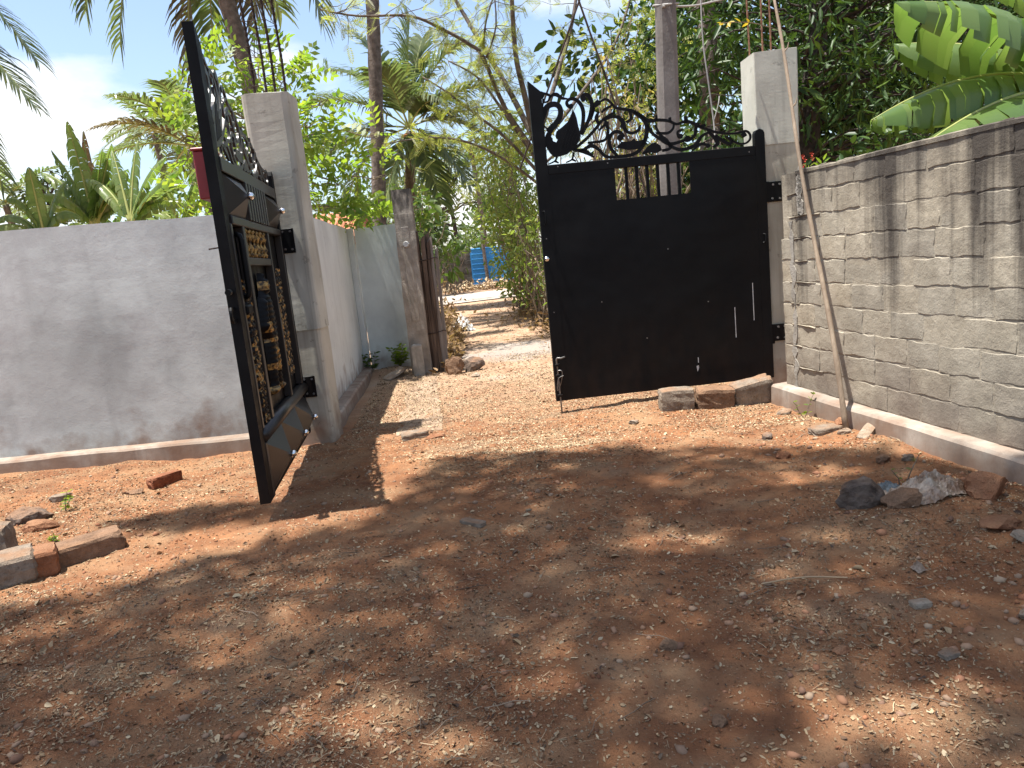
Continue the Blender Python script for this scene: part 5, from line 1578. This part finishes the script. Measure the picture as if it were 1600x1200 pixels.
#@@PART4
# ------------------------------------------------------------------ stones, bricks, rubble
def on_ground(x, y): return float(gz(x, y))
def rock_mesh(size, seed, rough=0.24, facets=9):
    bm = bmesh.new(); bmesh.ops.create_icosphere(bm, subdivisions=3, radius=1.0)
    r = np.random.default_rng(seed)
    cuts = [(unit(r.normal(size=3)), r.uniform(0.55, 0.85)) for _ in range(facets)]
    for v in bm.verts:
        p = np.array(v.co)
        p = p * (1 + (float(fbm(np.array(p[0] * 1.6 + seed), np.array(p[1] * 1.6 + p[2] * 1.3), seed, 4)) - 0.5) * rough * 3)
        for n_, d_ in cuts:
            e = p @ n_ - d_
            if e > 0: p = p - n_ * e * 0.92
        p = p * (1 + (float(fbm(np.array(p[0] * 6 + seed), np.array(p[1] * 6 + p[2] * 5), seed + 9, 3)) - 0.5) * 0.22)
        p += r.normal(size=3) * 0.014
        v.co = Vector(p * np.array(size))
    me = bpy.data.meshes.new('stone'); bm.to_mesh(me); bm.free()
    return me
def slab_mesh(size, seed, chip=0.10):
    """a broken block: a box with subdivided, worn and chipped edges"""
    bm = bmesh.new(); bmesh.ops.create_cube(bm, size=2.0)
    bmesh.ops.subdivide_edges(bm, edges=bm.edges, cuts=5, use_grid_fill=True)
    r = np.random.default_rng(seed)
    cuts = []
    for k in range(4):
        s = r.choice([-1, 1], 3); n_ = unit(s * r.uniform(0.15, 1.0, 3)); cuts.append((n_, float(n_ @ s) * r.uniform(0.80, 0.95)))
    for v in bm.verts:
        p = np.array(v.co)
        on = np.abs(p) > 0.97
        if on.sum() >= 2: p = p * (1 - 0.035 * on.sum() * r.uniform(0.5, 1.3))
        for n_, d_ in cuts:
            e = p @ n_ - d_
            if e > 0: p = p - n_ * e
        p = p + (np.array([float(vnoise(p[1] * 2.5 + 3, p[2] * 2.5, seed)), float(vnoise(p[0] * 2.5, p[2] * 2.5 + 7, seed + 1)), float(vnoise(p[0] * 2.5, p[1] * 2.5, seed + 2))]) - 0.5) * chip
        v.co = Vector(p * np.array(size) * 0.5)
    me = bpy.data.meshes.new('slab'); bm.to_mesh(me); bm.free()
    return me
def put(name, label, cat, x, y, size, mat, seed, rz=0.0, kind='rock', sink=0.32, tilt=(0, 0), z=None, group='loose stones and bricks'):
    me = rock_mesh([s * 0.5 for s in size], seed) if kind == 'rock' else slab_mesh(size, seed)
    o = link(name, me, M[mat], None, kind == 'rock_s')
    zz = on_ground(x, y) if z is None else z
    o.location = (x, y, zz + size[2] * (0.5 - sink))
    o.rotation_euler = (tilt[0], tilt[1], rz)
    return tag(o, label, cat, group)
# by the foot of the black gate leaf
put('concrete_block', 'squarish grey concrete block, first of the row below the black gate', 'block', 1.45, 6.50, (0.30, 0.20, 0.21), 'st_grey', 3, -0.05, 'slab', 0.12)
put('concrete_block', 'reddish brown block in the middle of the row below the gate', 'block', 1.79, 6.50, (0.33, 0.20, 0.20), 'st_brown', 8, -0.08, 'slab', 0.12, (0.05, 0.06))
put('concrete_block', 'rough grey block at the pillar end of the row below the gate', 'block', 2.14, 6.53, (0.37, 0.18, 0.24), 'st_grey', 14, 0.05, 'slab', 0.14, (0.12, -0.16))
put('flat_stone', 'flat orange stone lying behind the row of blocks', 'stone', 1.96, 6.86, (0.42, 0.28, 0.09), 'st_red', 21, 0.3, 'slab', 0.2, (0.1, 0.1))
# along the wall plinth
put('stone', 'flat grey stone at the foot of the leaning stick', 'stone', 2.26, 5.28, (0.22, 0.13, 0.06), 'st_grey', 31, 0.2, 'slab', 0.3)
put('stone', 'reddish stone behind the foot of the leaning stick', 'stone', 2.40, 5.32, (0.14, 0.11, 0.09), 'st_red', 33, 0.2)
put('stone_chip', 'slanting pale slab chip right of the leaning stick', 'stone', 2.42, 4.98, (0.20, 0.075, 0.045), 'st_white', 35, 0.75, 'slab', 0.1, (0.2, -0.3))
put('stone_chip', 'small pale chip between the stick and the slanting slab', 'stone', 2.33, 5.13, (0.10, 0.08, 0.06), 'st_white', 37, 0.1)
put('stone', 'grey stone by the near end of the wall plinth', 'stone', 2.20, 5.93, (0.17, 0.11, 0.07), 'st_grey', 39, 0.3)
put('stone', 'small dark stone alone before the row of blocks', 'stone', 1.86, 5.37, (0.12, 0.09, 0.07), 'st_dark', 41, 0.8)
put('stone', 'rounded orange pebble on the bare red earth', 'stone', 1.77, 4.85, (0.11, 0.09, 0.06), 'st_red', 43, 0.1)
put('stone', 'dark brown stone left of a pale one near the plinth', 'stone', 2.24, 4.42, (0.10, 0.08, 0.07), 'st_brown', 45, 0.6)
put('stone', 'pale grey stone beside the dark brown one near the plinth', 'stone', 2.38, 4.38, (0.11, 0.07, 0.06), 'st_grey', 47, 0.2)
# rocks and rubbish on the right
put('rock', 'big dark rough rock lump left of the plastic rubbish', 'rock', 1.75, 3.70, (0.29, 0.21, 0.20), 'st_dark', 51, 0.2, 'rock', 0.25)
put('rock', 'smooth wedge of grey-brown stone between rock and rubbish', 'rock', 1.915, 3.57, (0.19, 0.15, 0.13), 'st_brown', 53, -0.5, 'rock', 0.3)
put('rock', 'reddish rock half buried under the plastic rubbish', 'rock', 2.33, 3.56, (0.22, 0.20, 0.19), 'st_red', 55, 0.4, 'rock', 0.3)
put('stone', 'flat red stone in front of the plastic rubbish', 'stone', 2.20, 3.26, (0.20, 0.12, 0.08), 'st_red', 57, 0.2)
put('stone_chip', 'pale grey tilted chip right of the flat red stone', 'stone', 2.20, 3.10, (0.10, 0.075, 0.03), 'st_white', 59, 0.5, 'slab', 0.0, (0.3, 0.2))
put('stone', 'brown stone at the right edge of the yard', 'stone', 1.53, 2.06, (0.10, 0.09, 0.08), 'st_brown', 61, 0.3)
put('stone', 'rounded tan stone at the right edge above the brown one', 'stone', 1.83, 2.52, (0.11, 0.08, 0.07), 'st_white', 63, 0.3)
put('stone_chip', 'pale flat chip alone on the shaded earth at right', 'stone', 1.50, 2.68, (0.075, 0.045, 0.025), 'st_white', 65, 0.1, 'slab', 0.1)
put('stone_chip', 'mauve-grey flat chip below the pale one', 'stone', 1.42, 2.36, (0.065, 0.04, 0.02), 'st_grey', 67, 0.3, 'slab', 0.1)
put('stone', 'brown rounded stone in the middle of the shaded earth', 'stone', 0.49, 2.60, (0.075, 0.065, 0.06), 'st_brown', 69, 0.2)
put('stone', 'dull red flat stone low in the shaded earth', 'stone', 1.08, 2.44, (0.08, 0.05, 0.035), 'st_red', 71, 0.1)
put('stone', 'tan knobbly stone near the foot of the picture', 'stone', 0.55, 2.12, (0.06, 0.055, 0.05), 'st_brown', 73, 0.1)
put('stone_chip', 'thin grey shard lying in the shade before the lane', 'stone', -0.31, 4.15, (0.17, 0.06, 0.03), 'st_grey', 75, -0.7, 'slab', 0.2)
put('stone', 'cluster of pale crumbs beside the black gate bolt', 'stone', 1.0, 6.15, (0.12, 0.09, 0.05), 'st_grey', 77, 0.3)
# left side
bk = put('red_brick', 'single whole red brick lying before the plastered wall', 'brick', -2.83, 5.74, (0.26, 0.10, 0.095), 'brick', 81, 0.95, 'slab', 0.08)
put('concrete_slab', 'long broken slab at the right end of the left rubble row', 'slab', -2.66, 4.24, (0.46, 0.20, 0.13), 'st_brown', 83, 0.62, 'slab', 0.2, (0, -0.05))
put('brick_block', 'reddish block in the middle of the left rubble row', 'block', -2.80, 4.02, (0.24, 0.20, 0.16), 'st_red', 85, 0.55, 'slab', 0.15)
put('concrete_slab', 'pale cracked slab at the near end of the left rubble row', 'slab', -2.93, 3.92, (0.36, 0.26, 0.17), 'st_grey', 87, 0.55, 'slab', 0.12)
put('concrete_block', 'grey block cut off by the left picture edge', 'block', -3.22, 4.30, (0.22, 0.2, 0.24), 'st_grey', 89, 0.3, 'slab', 0.1)
put('rock', 'dark charred lump above the left rubble row', 'rock', -3.47, 5.05, (0.28, 0.20, 0.18), 'st_dark', 91, 0.3)
put('rock', 'orange-red crumbling lump right of the charred one', 'rock', -3.22, 4.78, (0.24, 0.16, 0.10), 'st_red', 93, 0.3)
put('stone', 'two-toned grey stone half way to the plastered wall', 'stone', -3.58, 5.60, (0.17, 0.12, 0.10), 'st_grey', 95, 0.9)
put('stone', 'flat tan stone before the plastered wall', 'stone', -3.0, 5.55, (0.16, 0.1, 0.05), 'st_brown', 97, 0.2)
# by the concrete post
put('stone', 'brown boulder leaning on the timber planks', 'stone', -0.78, 10.0, (0.28, 0.24, 0.36), 'st_brown', 101, 0.3, 'rock', 0.25)
put('stone', 'dark grey boulder beside the brown one in the lane', 'stone', -0.50, 10.1, (0.34, 0.24, 0.26), 'st_dark', 103, 0.1, 'rock', 0.2)
put('concrete_stub', 'short pale concrete stub standing against the post', 'block', -1.24, 10.04, (0.15, 0.12, 0.50), 'mortar', 105, 0.05, 'slab', 0.14)
put('white_tile', 'white broken tile propped near the concrete post', 'tile', -1.58, 10.05, (0.36, 0.15, 0.03), 'st_white', 107, 0.9, 'slab', -1.2, (0.12, -0.30))
put('stone', 'small white stone in the litter before the lane', 'stone', -0.45, 9.45, (0.14, 0.10, 0.08), 'st_white', 109, 0.1)
put('stone', 'grey stone at the broken end of the cement strip', 'stone', -0.92, 6.55, (0.24, 0.16, 0.07), 'st_grey', 111, 0.2, 'slab', 0.2)
put('stone', 'reddish stone at the broken end of the cement strip', 'stone', -0.72, 6.42, (0.2, 0.12, 0.06), 'st_red', 113, 0.4)
# dusty cement strip running from the post to the gateway
V = []; F = []; nS_ = 30
for i in range(nS_ + 1):
    y = 6.62 + (10.15 - 6.62) * i / nS_
    xl = -1.06 - 0.10 * (y - 6.6) + (float(vnoise(y * 5, 1.0, 3)) - 0.5) * 0.10; xr = -0.66 - 0.105 * (y - 6.6) + (float(vnoise(y * 7, 2.0, 3)) - 0.5) * 0.03
    y2 = y + (float(vnoise(i * 3.3, 5.0, 3)) - 0.5) * (0.25 if i == 0 else 0)
    for x in (xl, xl * 0.5 + xr * 0.5, xr):
        V.append((x, y2, on_ground(x, y2) + 0.008))
    V += [(xr + 0.006, y2, -0.08), (xl - 0.006, y2, -0.08)]
for i in range(nS_):
    for j in range(5): F.append((i * 5 + j, i * 5 + (j + 1) % 5, i * 5 + 5 + (j + 1) % 5, i * 5 + 5 + j))
F.append((0, 1, 2, 3, 4))
tag(MB().add(V, F).build('cement_strip', M['strip']), 'narrow dusty cement strip leading from the post to the gateway', 'path', None, 'thing')
# crumpled plastic rubbish
def sheet(name, label, x, y, size, h, mat, seed, rz, parent=None):
    n = 34; V = []; F = []
    for j in range(n + 1):
        for i in range(n + 1):
            u = i / n * 2 - 1; v = j / n * 2 - 1
            rr = math.hypot(u, v)
            e = 1 + 0.22 * math.sin(5 * math.atan2(v, u) + seed) + 0.12 * math.sin(9 * math.atan2(v, u))
            px_ = u * size[0] * 0.5 * (0.8 + 0.2 * e); py_ = v * size[1] * 0.5 * (0.8 + 0.2 * e)
            crump = abs(float(fbm(np.array(u * 6.2 + seed), np.array(v * 6.2), seed, 3)) - 0.5) * 2
            c, s_ = math.cos(rz), math.sin(rz)
            X = x + px_ * c - py_ * s_; Y = y + px_ * s_ + py_ * c
            Z = on_ground(X, Y) + 0.008 + h * max(0, 1 - rr ** 1.6) * 0.75 + crump * h * 0.65 * max(0.1, 1 - rr * 0.6)
            V.append((X, Y, Z))
    for j in range(n):
        for i in range(n):
            a = j * (n + 1) + i; F.append((a, a + 1, a + n + 2, a + n + 1))
    return MB().add(V, F).build(name, M[mat], parent)
o = sheet('plastic_rubbish', '', 2.10, 3.68, (0.44, 0.30), 0.10, 'plastic', 5, 0.2)
tag(o, 'crumpled dusty clear plastic bag heaped on the earth', 'plastic bag')
o = sheet('plastic_scrap', '', 1.97, 3.83, (0.10, 0.20), 0.06, 'bluebag', 9, 0.3)
tag(o, 'blue-grey scrap of plastic stuck to the rubbish heap', 'plastic scrap')
o = sheet('plastic_scrap', '', 1.66, 2.98, (0.055, 0.05), 0.035, 'plastic', 12, 0.3)
tag(o, 'small crushed clear plastic ball beside a pale straw', 'plastic scrap')
sw_ = MB(); A = np.array([0.98, 2.98, on_ground(0.98, 2.98) + 0.012]); B = np.array([1.33, 2.93, on_ground(1.33, 2.93) + 0.02])
# long pale straw
sw_.tube(smooth_path([A, (A + B) / 2 + np.array([0, 0.01, 0.012]), B]), 0.0035, 5)
tag(sw_.build('long_straw', M['straw']), 'long pale straw lying on the shaded earth', 'straw')
o = sheet('white_sack', '', -0.95, 16.2, (0.5, 0.4), 0.35, 'tile', 15, 0.3)
tag(o, 'torn white sack on the lane bank beyond the planks', 'sack')

# ------------------------------------------------------------------ small plants
def weed(name, label, x, y, h, n, size, mat='lf_bright', group='small weeds'):
    base = np.array([x, y, on_ground(x, y)])
    root = empty(name, tuple(base), 0, label, 'weed', group)
    mb = MB(); PP = []; DD = []
    for k in range(n):
        a = RNG.uniform(0, 6.28); tip = np.array([math.cos(a) * h * 0.45, math.sin(a) * h * 0.45, h * RNG.uniform(0.6, 1.1)])
        tw = limb_tube(mb, (0, 0, -0.01), tip, 0.004, 0.002, 0.05, 4)
        for q in tw[1:]:
            for _ in range(3):
                PP.append(q); d = RNG.normal(size=3); d[2] = abs(d[2]) * 0.3; DD.append(d)
    mb.build('stems', M['twig'], root, True)
    foliage('leaves', M[mat], np.array(PP), np.array(DD), size * RNG.uniform(0.6, 1.2, len(PP)), root)
weed('weed', 'small green weed at the foot of the block wall plinth', 2.28, 5.72, 0.17, 2, 0.04)
weed('weed', 'green sprout on the sunlit earth at far left', -3.35, 5.25, 0.14, 2, 0.05)
weed('weed', 'low green weed in front of the left rubble row', -3.0, 4.55, 0.05, 3, 0.03)
weed('weed', 'upright pale stalk standing in the plastic rubbish', 2.07, 3.86, 0.22, 2, 0.03, 'lf_olive')
weed('weed', 'leafy green plant below the back wall corner', -1.95, 10.55, 0.26, 4, 0.09, 'lf_mid')
weed('weed', 'yellow-green seedlings along the foot of the back wall', -1.58, 10.62, 0.26, 14, 0.09)

# ------------------------------------------------------------------ litter, straw, pebbles
def excl(x, y):
    """keep litter off walls, pillars and plinths"""
    bad = (y > 6.6) & (y < 7.1) & (x < -1.62)
    bad |= (x < -1.60 - 0.07 * (y - 7.0)) & (y >= 7.0) & (y < 11)
    bad |= (x > 2.27 + 0.15 * (6.3 - y)) & (y < 7.4)
    bad |= (x > 2.4) & (y > 6.9)
    return ~bad
def litter_density(x, y):
    d = fbm(x * 0.9, y * 0.9, 41, 4)
    d2 = fbm(x * 3.5, y * 3.5, 47, 3)
    v = np.clip((d - 0.36) * 2.6, 0.05, 1) * np.clip((d2 - 0.25) * 2.2, 0.1, 1)
    v = np.maximum(v, 0.95 * np.exp(-((y - 7.9) / 1.1) ** 2) * np.clip(d2 * 1.7, 0, 1))
    v = np.maximum(v, 0.8 * np.exp(-((x + 3.1) / 0.9) ** 2 - ((y - 5.2) / 0.8) ** 2) * np.clip(d2 * 1.6, 0, 1))
    v = np.maximum(v, 0.9 * np.exp(-((x + 0.75) / 0.7) ** 2 - ((y - 2.5) / 0.9) ** 2) * np.clip(d2 * 1.5, 0, 1))
    v = np.maximum(v, 0.85 * np.exp(-((x + 1.5) / 0.45) ** 2 - ((y - 9.2) / 1.6) ** 2))
    v = v * (1 - 0.75 * np.exp(-((x - 1.5) / 0.7) ** 2 - ((y - 5.6) / 0.5) ** 2))
    return np.clip(v, 0, 1)
def spread(n, x0, x1, y0, y1, power=1.0):
    # denser near the camera so that the grain in the picture stays even
    y = y0 + (y1 - y0) * RNG.random(n) ** 1.5
    x = RNG.uniform(x0, x1, n)
    k = (RNG.random(n) < litter_density(x, y) ** power) & excl(x, y)
    return x[k], y[k]
def lay(name, T, n, s0, s1, mat, label, lift=0.004, tilt=0.45, power=1.0, box=(-4.6, 3.0, 1.5, 11.5), stretch=None):
    x, y = spread(n, *box, power)
    sx_ = -0.86 - 0.1025 * (y - 6.6)
    z = gz(x, y) + lift + 0.014 * ((np.abs(x - sx_) < 0.21) & (y > 6.55) & (y < 10.2))
    m_ = len(x)
    P = np.stack([x, y, z], -1)
    a = RNG.uniform(0, 2 * math.pi, m_)
    Y = np.stack([np.cos(a), np.sin(a), RNG.normal(size=m_) * tilt * 0.5], -1)
    up = RNG.normal(size=(m_, 3)) * tilt; up[:, 2] += 1
    X, Y, Z = frames(Y, up)
    S = RNG.uniform(0, 1, m_) ** 3.0 * (s1 - s0) + s0
    S3 = np.repeat(S[:, None], 3, 1)
    if stretch is not None: S3 = S3 * RNG.uniform(stretch[0], stretch[1], (m_, 3))
    V, F = scatter(T[0], T[1], P, X, Y, Z, S3)
    o = link(name, new_mesh(name, V, F), M[mat])
    return tag(o, label, None, None, 'stuff')
FLV = np.array([(-0.5, -0.15, 0), (0.0, -0.45, 0.10), (0.5, -0.1, 0.02), (0.42, 0.35, 0.12), (-0.1, 0.5, 0.03), (-0.45, 0.3, 0.13)])
FLF = np.array([(0, 1, 2, 3), (0, 3, 4, 5)])
lay('leaf_litter', (FLV * np.array([0.55, 1.25, 1.6]), FLF), 470000, 0.005, 0.020, 'litter', 'fine dry leaf litter strewn over the red earth', 0.003, 0.6, 0.5, stretch=(0.5, 1.4))
CLV = LV * np.array([1.2, 1, 2.8]) + np.array([0, -0.5, 0])
lay('fallen_leaves', (CLV, LF), 4200, 0.022, 0.055, 'litter', 'curled dry fallen leaves scattered over the earth', 0.006, 0.5, 0.5)
stv = np.array([(-0.020, -0.5, 0), (0.020, -0.5, 0.0), (0.045, -0.1, 0.03), (0.005, -0.1, 0.03), (0.0, 0.5, 0.0), (-0.03, 0.5, 0.0)])
stf = np.array([(0, 1, 2, 3), (3, 2, 4, 5)])
lay('straw_bits', (stv, stf), 46000, 0.012, 0.055, 'straw', 'bits of pale straw and leaf stalk over the earth', 0.006, 0.22, 0.8)
lay('gateway_straw', (stv, stf), 70000, 0.010, 0.045, 'straw', 'pale straw chaff spread thick across the gateway', 0.006, 0.22, 1.0, (-2.0, 2.6, 5.6, 11.0))
lay('gateway_litter', (FLV, FLF), 90000, 0.005, 0.018, 'straw', 'pale leaf flakes spread across the gateway', 0.003, 0.5, 1.0, (-2.0, 2.6, 5.6, 11.0))
# twigs: thin crooked three-sided rods
tv = []; tf = []
kx = [(0, -0.5, 0), (0.03, -0.18, 0.02), (-0.02, 0.15, 0.03), (0.05, 0.5, 0.0)]
for c in kx:
    for k in range(3):
        a = k * 2.094; tv.append((c[0] + 0.014 * math.cos(a), c[1], c[2] + 0.014 * math.sin(a)))
for i in range(3):
    for k in range(3): tf.append((i * 3 + k, i * 3 + (k + 1) % 3, i * 3 + 3 + (k + 1) % 3, i * 3 + 3 + k))
lay('fallen_twigs', (np.array(tv), np.array(tf)), 4200, 0.03, 0.17, 'twigs', 'thin broken twigs scattered over the earth', 0.007, 0.10, 0.45)
bm = bmesh.new(); bmesh.ops.create_icosphere(bm, subdivisions=1, radius=0.5)
iv = np.array([v.co[:] for v in bm.verts]) * (1 + RNG.uniform(-0.38, 0.25, (len(bm.verts), 1))); if_ = np.array([[v.index for v in f.verts] for f in bm.faces]); bm.free()
x = RNG.uniform(-4.6, 3.0, 16000); y = 1.5 + 9.0 * RNG.random(16000) ** 1.5; 
k = excl(x, y) & (RNG.random(16000) < 0.12 + 0.5 * (fbm(x * 1.5, y * 1.5, 91, 3) > 0.52) + 0.6 * (x > 1.6))
x, y = x[k], y[k]; m_ = len(x)
S = (RNG.random(m_) ** 4.5)[:, None] * 0.045 + 0.006
S3 = S * RNG.uniform(0.6, 1.25, (m_, 3)) * np.array([1, 1, 0.7])
a = RNG.uniform(0, 6.28, m_)
X = np.stack([np.cos(a), np.sin(a), 0 * a], -1); Yv = np.stack([-np.sin(a), np.cos(a), 0 * a], -1); Zv = np.tile(np.array([0, 0, 1.0]), (m_, 1))
V, F = scatter(iv, if_, np.stack([x, y, gz(x, y) + S3[:, 2] * 0.05], -1), X, Yv, Zv, S3)
tag(link('pebbles', new_mesh('pebbles', V, F), M['pebble']), 'pebbles and clods of red earth', None, None, 'stuff')
# crumbs of earth, in three angular shapes joined into one scatter
VV = []; FF = []; off = 0
for s in range(3):
    bm = bmesh.new()
    rr = np.random.default_rng(s + 5)
    for q in unit(rr.normal(size=(10, 3))) * rr.uniform(0.35, 0.55, (10, 1)): bm.verts.new(q)
    bmesh.ops.convex_hull(bm, input=bm.verts); bm.verts.ensure_lookup_table(); bm.verts.index_update()
    cv = np.array([v.co[:] for v in bm.verts]); cf = np.array([[v.index for v in f.verts] for f in bm.faces if len(f.verts) == 3]); bm.free()
    n_ = 10000
    x = RNG.uniform(-4.2, 3.0, n_); y = 1.5 + 7.0 * RNG.random(n_) ** 1.6
    k = excl(x, y) & (RNG.random(n_) < np.clip((fbm(x * 2.2, y * 2.2, 131, 3) - 0.3) * 3, 0.15, 1)); x, y = x[k], y[k]; m_ = len(x)
    S = (RNG.random(m_) ** 3.0)[:, None] * 0.020 + 0.006
    S3 = S * RNG.uniform(0.6, 1.3, (m_, 3)) * np.array([1, 1, 0.75]); a = RNG.uniform(0, 6.28, m_)
    X = np.stack([np.cos(a), np.sin(a), 0 * a], -1); Yv = np.stack([-np.sin(a), np.cos(a), 0 * a], -1); Zv = np.tile(np.array([0, 0, 1.0]), (m_, 1))
    V, F = scatter(cv, cf, np.stack([x, y, gz(x, y) + S3[:, 2] * 0.15], -1), X, Yv, Zv, S3)
    VV.append(V); FF.append(F + off); off += len(V)
tag(link('earth_crumbs', new_mesh('earth_crumbs', np.concatenate(VV), np.concatenate(FF)), M['clod']), 'loose crumbs of red earth', None, None, 'stuff')
# dry leaves and stalks along the lane banks and beneath the far walls
def bank(name, label, pts, n, size, mat, h=0.35):
    PP = []; DD = []
    for (x, y, rx, ry, hh) in pts:
        k = n // len(pts)
        q = np.stack([x + RNG.normal(size=k) * rx, y + RNG.normal(size=k) * ry, np.abs(RNG.normal(size=k)) * hh], -1)
        PP.append(q); d = RNG.normal(size=(k, 3)); d[:, 2] = np.abs(d[:, 2]) * 0.6; DD.append(d)
    PP = np.concatenate(PP); PP[:, 2] += gz(PP[:, 0], PP[:, 1])
    o = foliage(name, M[mat], PP, np.concatenate(DD), RNG.uniform(0.5, 1.2, len(PP)) * size, None)
    return tag(o, label, None, None, 'stuff')
bank('dry_bank_leaves', 'dry brown leaves heaped along the left lane bank', [(-0.92, 12.5, .07, .8, .16), (-1.1, 14.5, .12, .9, .25), (-0.92, 11.2, .08, .4, .10), (-1.5, 17.5, .2, 1.2, .3)], 2000, 0.13, 'lf_dry')
bank('dry_verge_leaves', 'dry leaves under the thicket on the right lane verge', [(1.3, 15.5, .5, 1.6, .14), (0.9, 18.0, .4, 1.0, .25), (1.9, 12.0, .5, 1.5, .08)], 2600, 0.13, 'lf_dry')
bank('dry_verge_grass', 'pale dry grass at the foot of the far wall', [(-2.6, 36.6, .8, .7, .22), (-1.0, 37.0, .9, .3, .14), (-0.2, 36.8, .5, .3, .2)], 1300, 0.20, 'straw')
x = RNG.uniform(-1.4, 2.2, 26000); y = RNG.uniform(8.5, 26, 26000)
k = (RNG.random(26000) < 0.06 + 0.35 * (fbm(x * .8, y * .5, 61, 3) > 0.5)) & excl(x, y)
x, y = x[k], y[k]
d = RNG.normal(size=(len(x), 3)); d[:, 2] *= 0.2
tag(foliage('lane_litter', M['litter'], np.stack([x, y, gz(x, y) + 0.012], -1), d, RNG.uniform(0.02, 0.06, len(x)), None, (LV, LF), 0.9), 'dry leaves strewn along the lane', None, None, 'stuff')

for o in COL.objects:
    if o.parent is None and 'category' in o and 'kind' not in o:
        o['kind'] = 'thing'
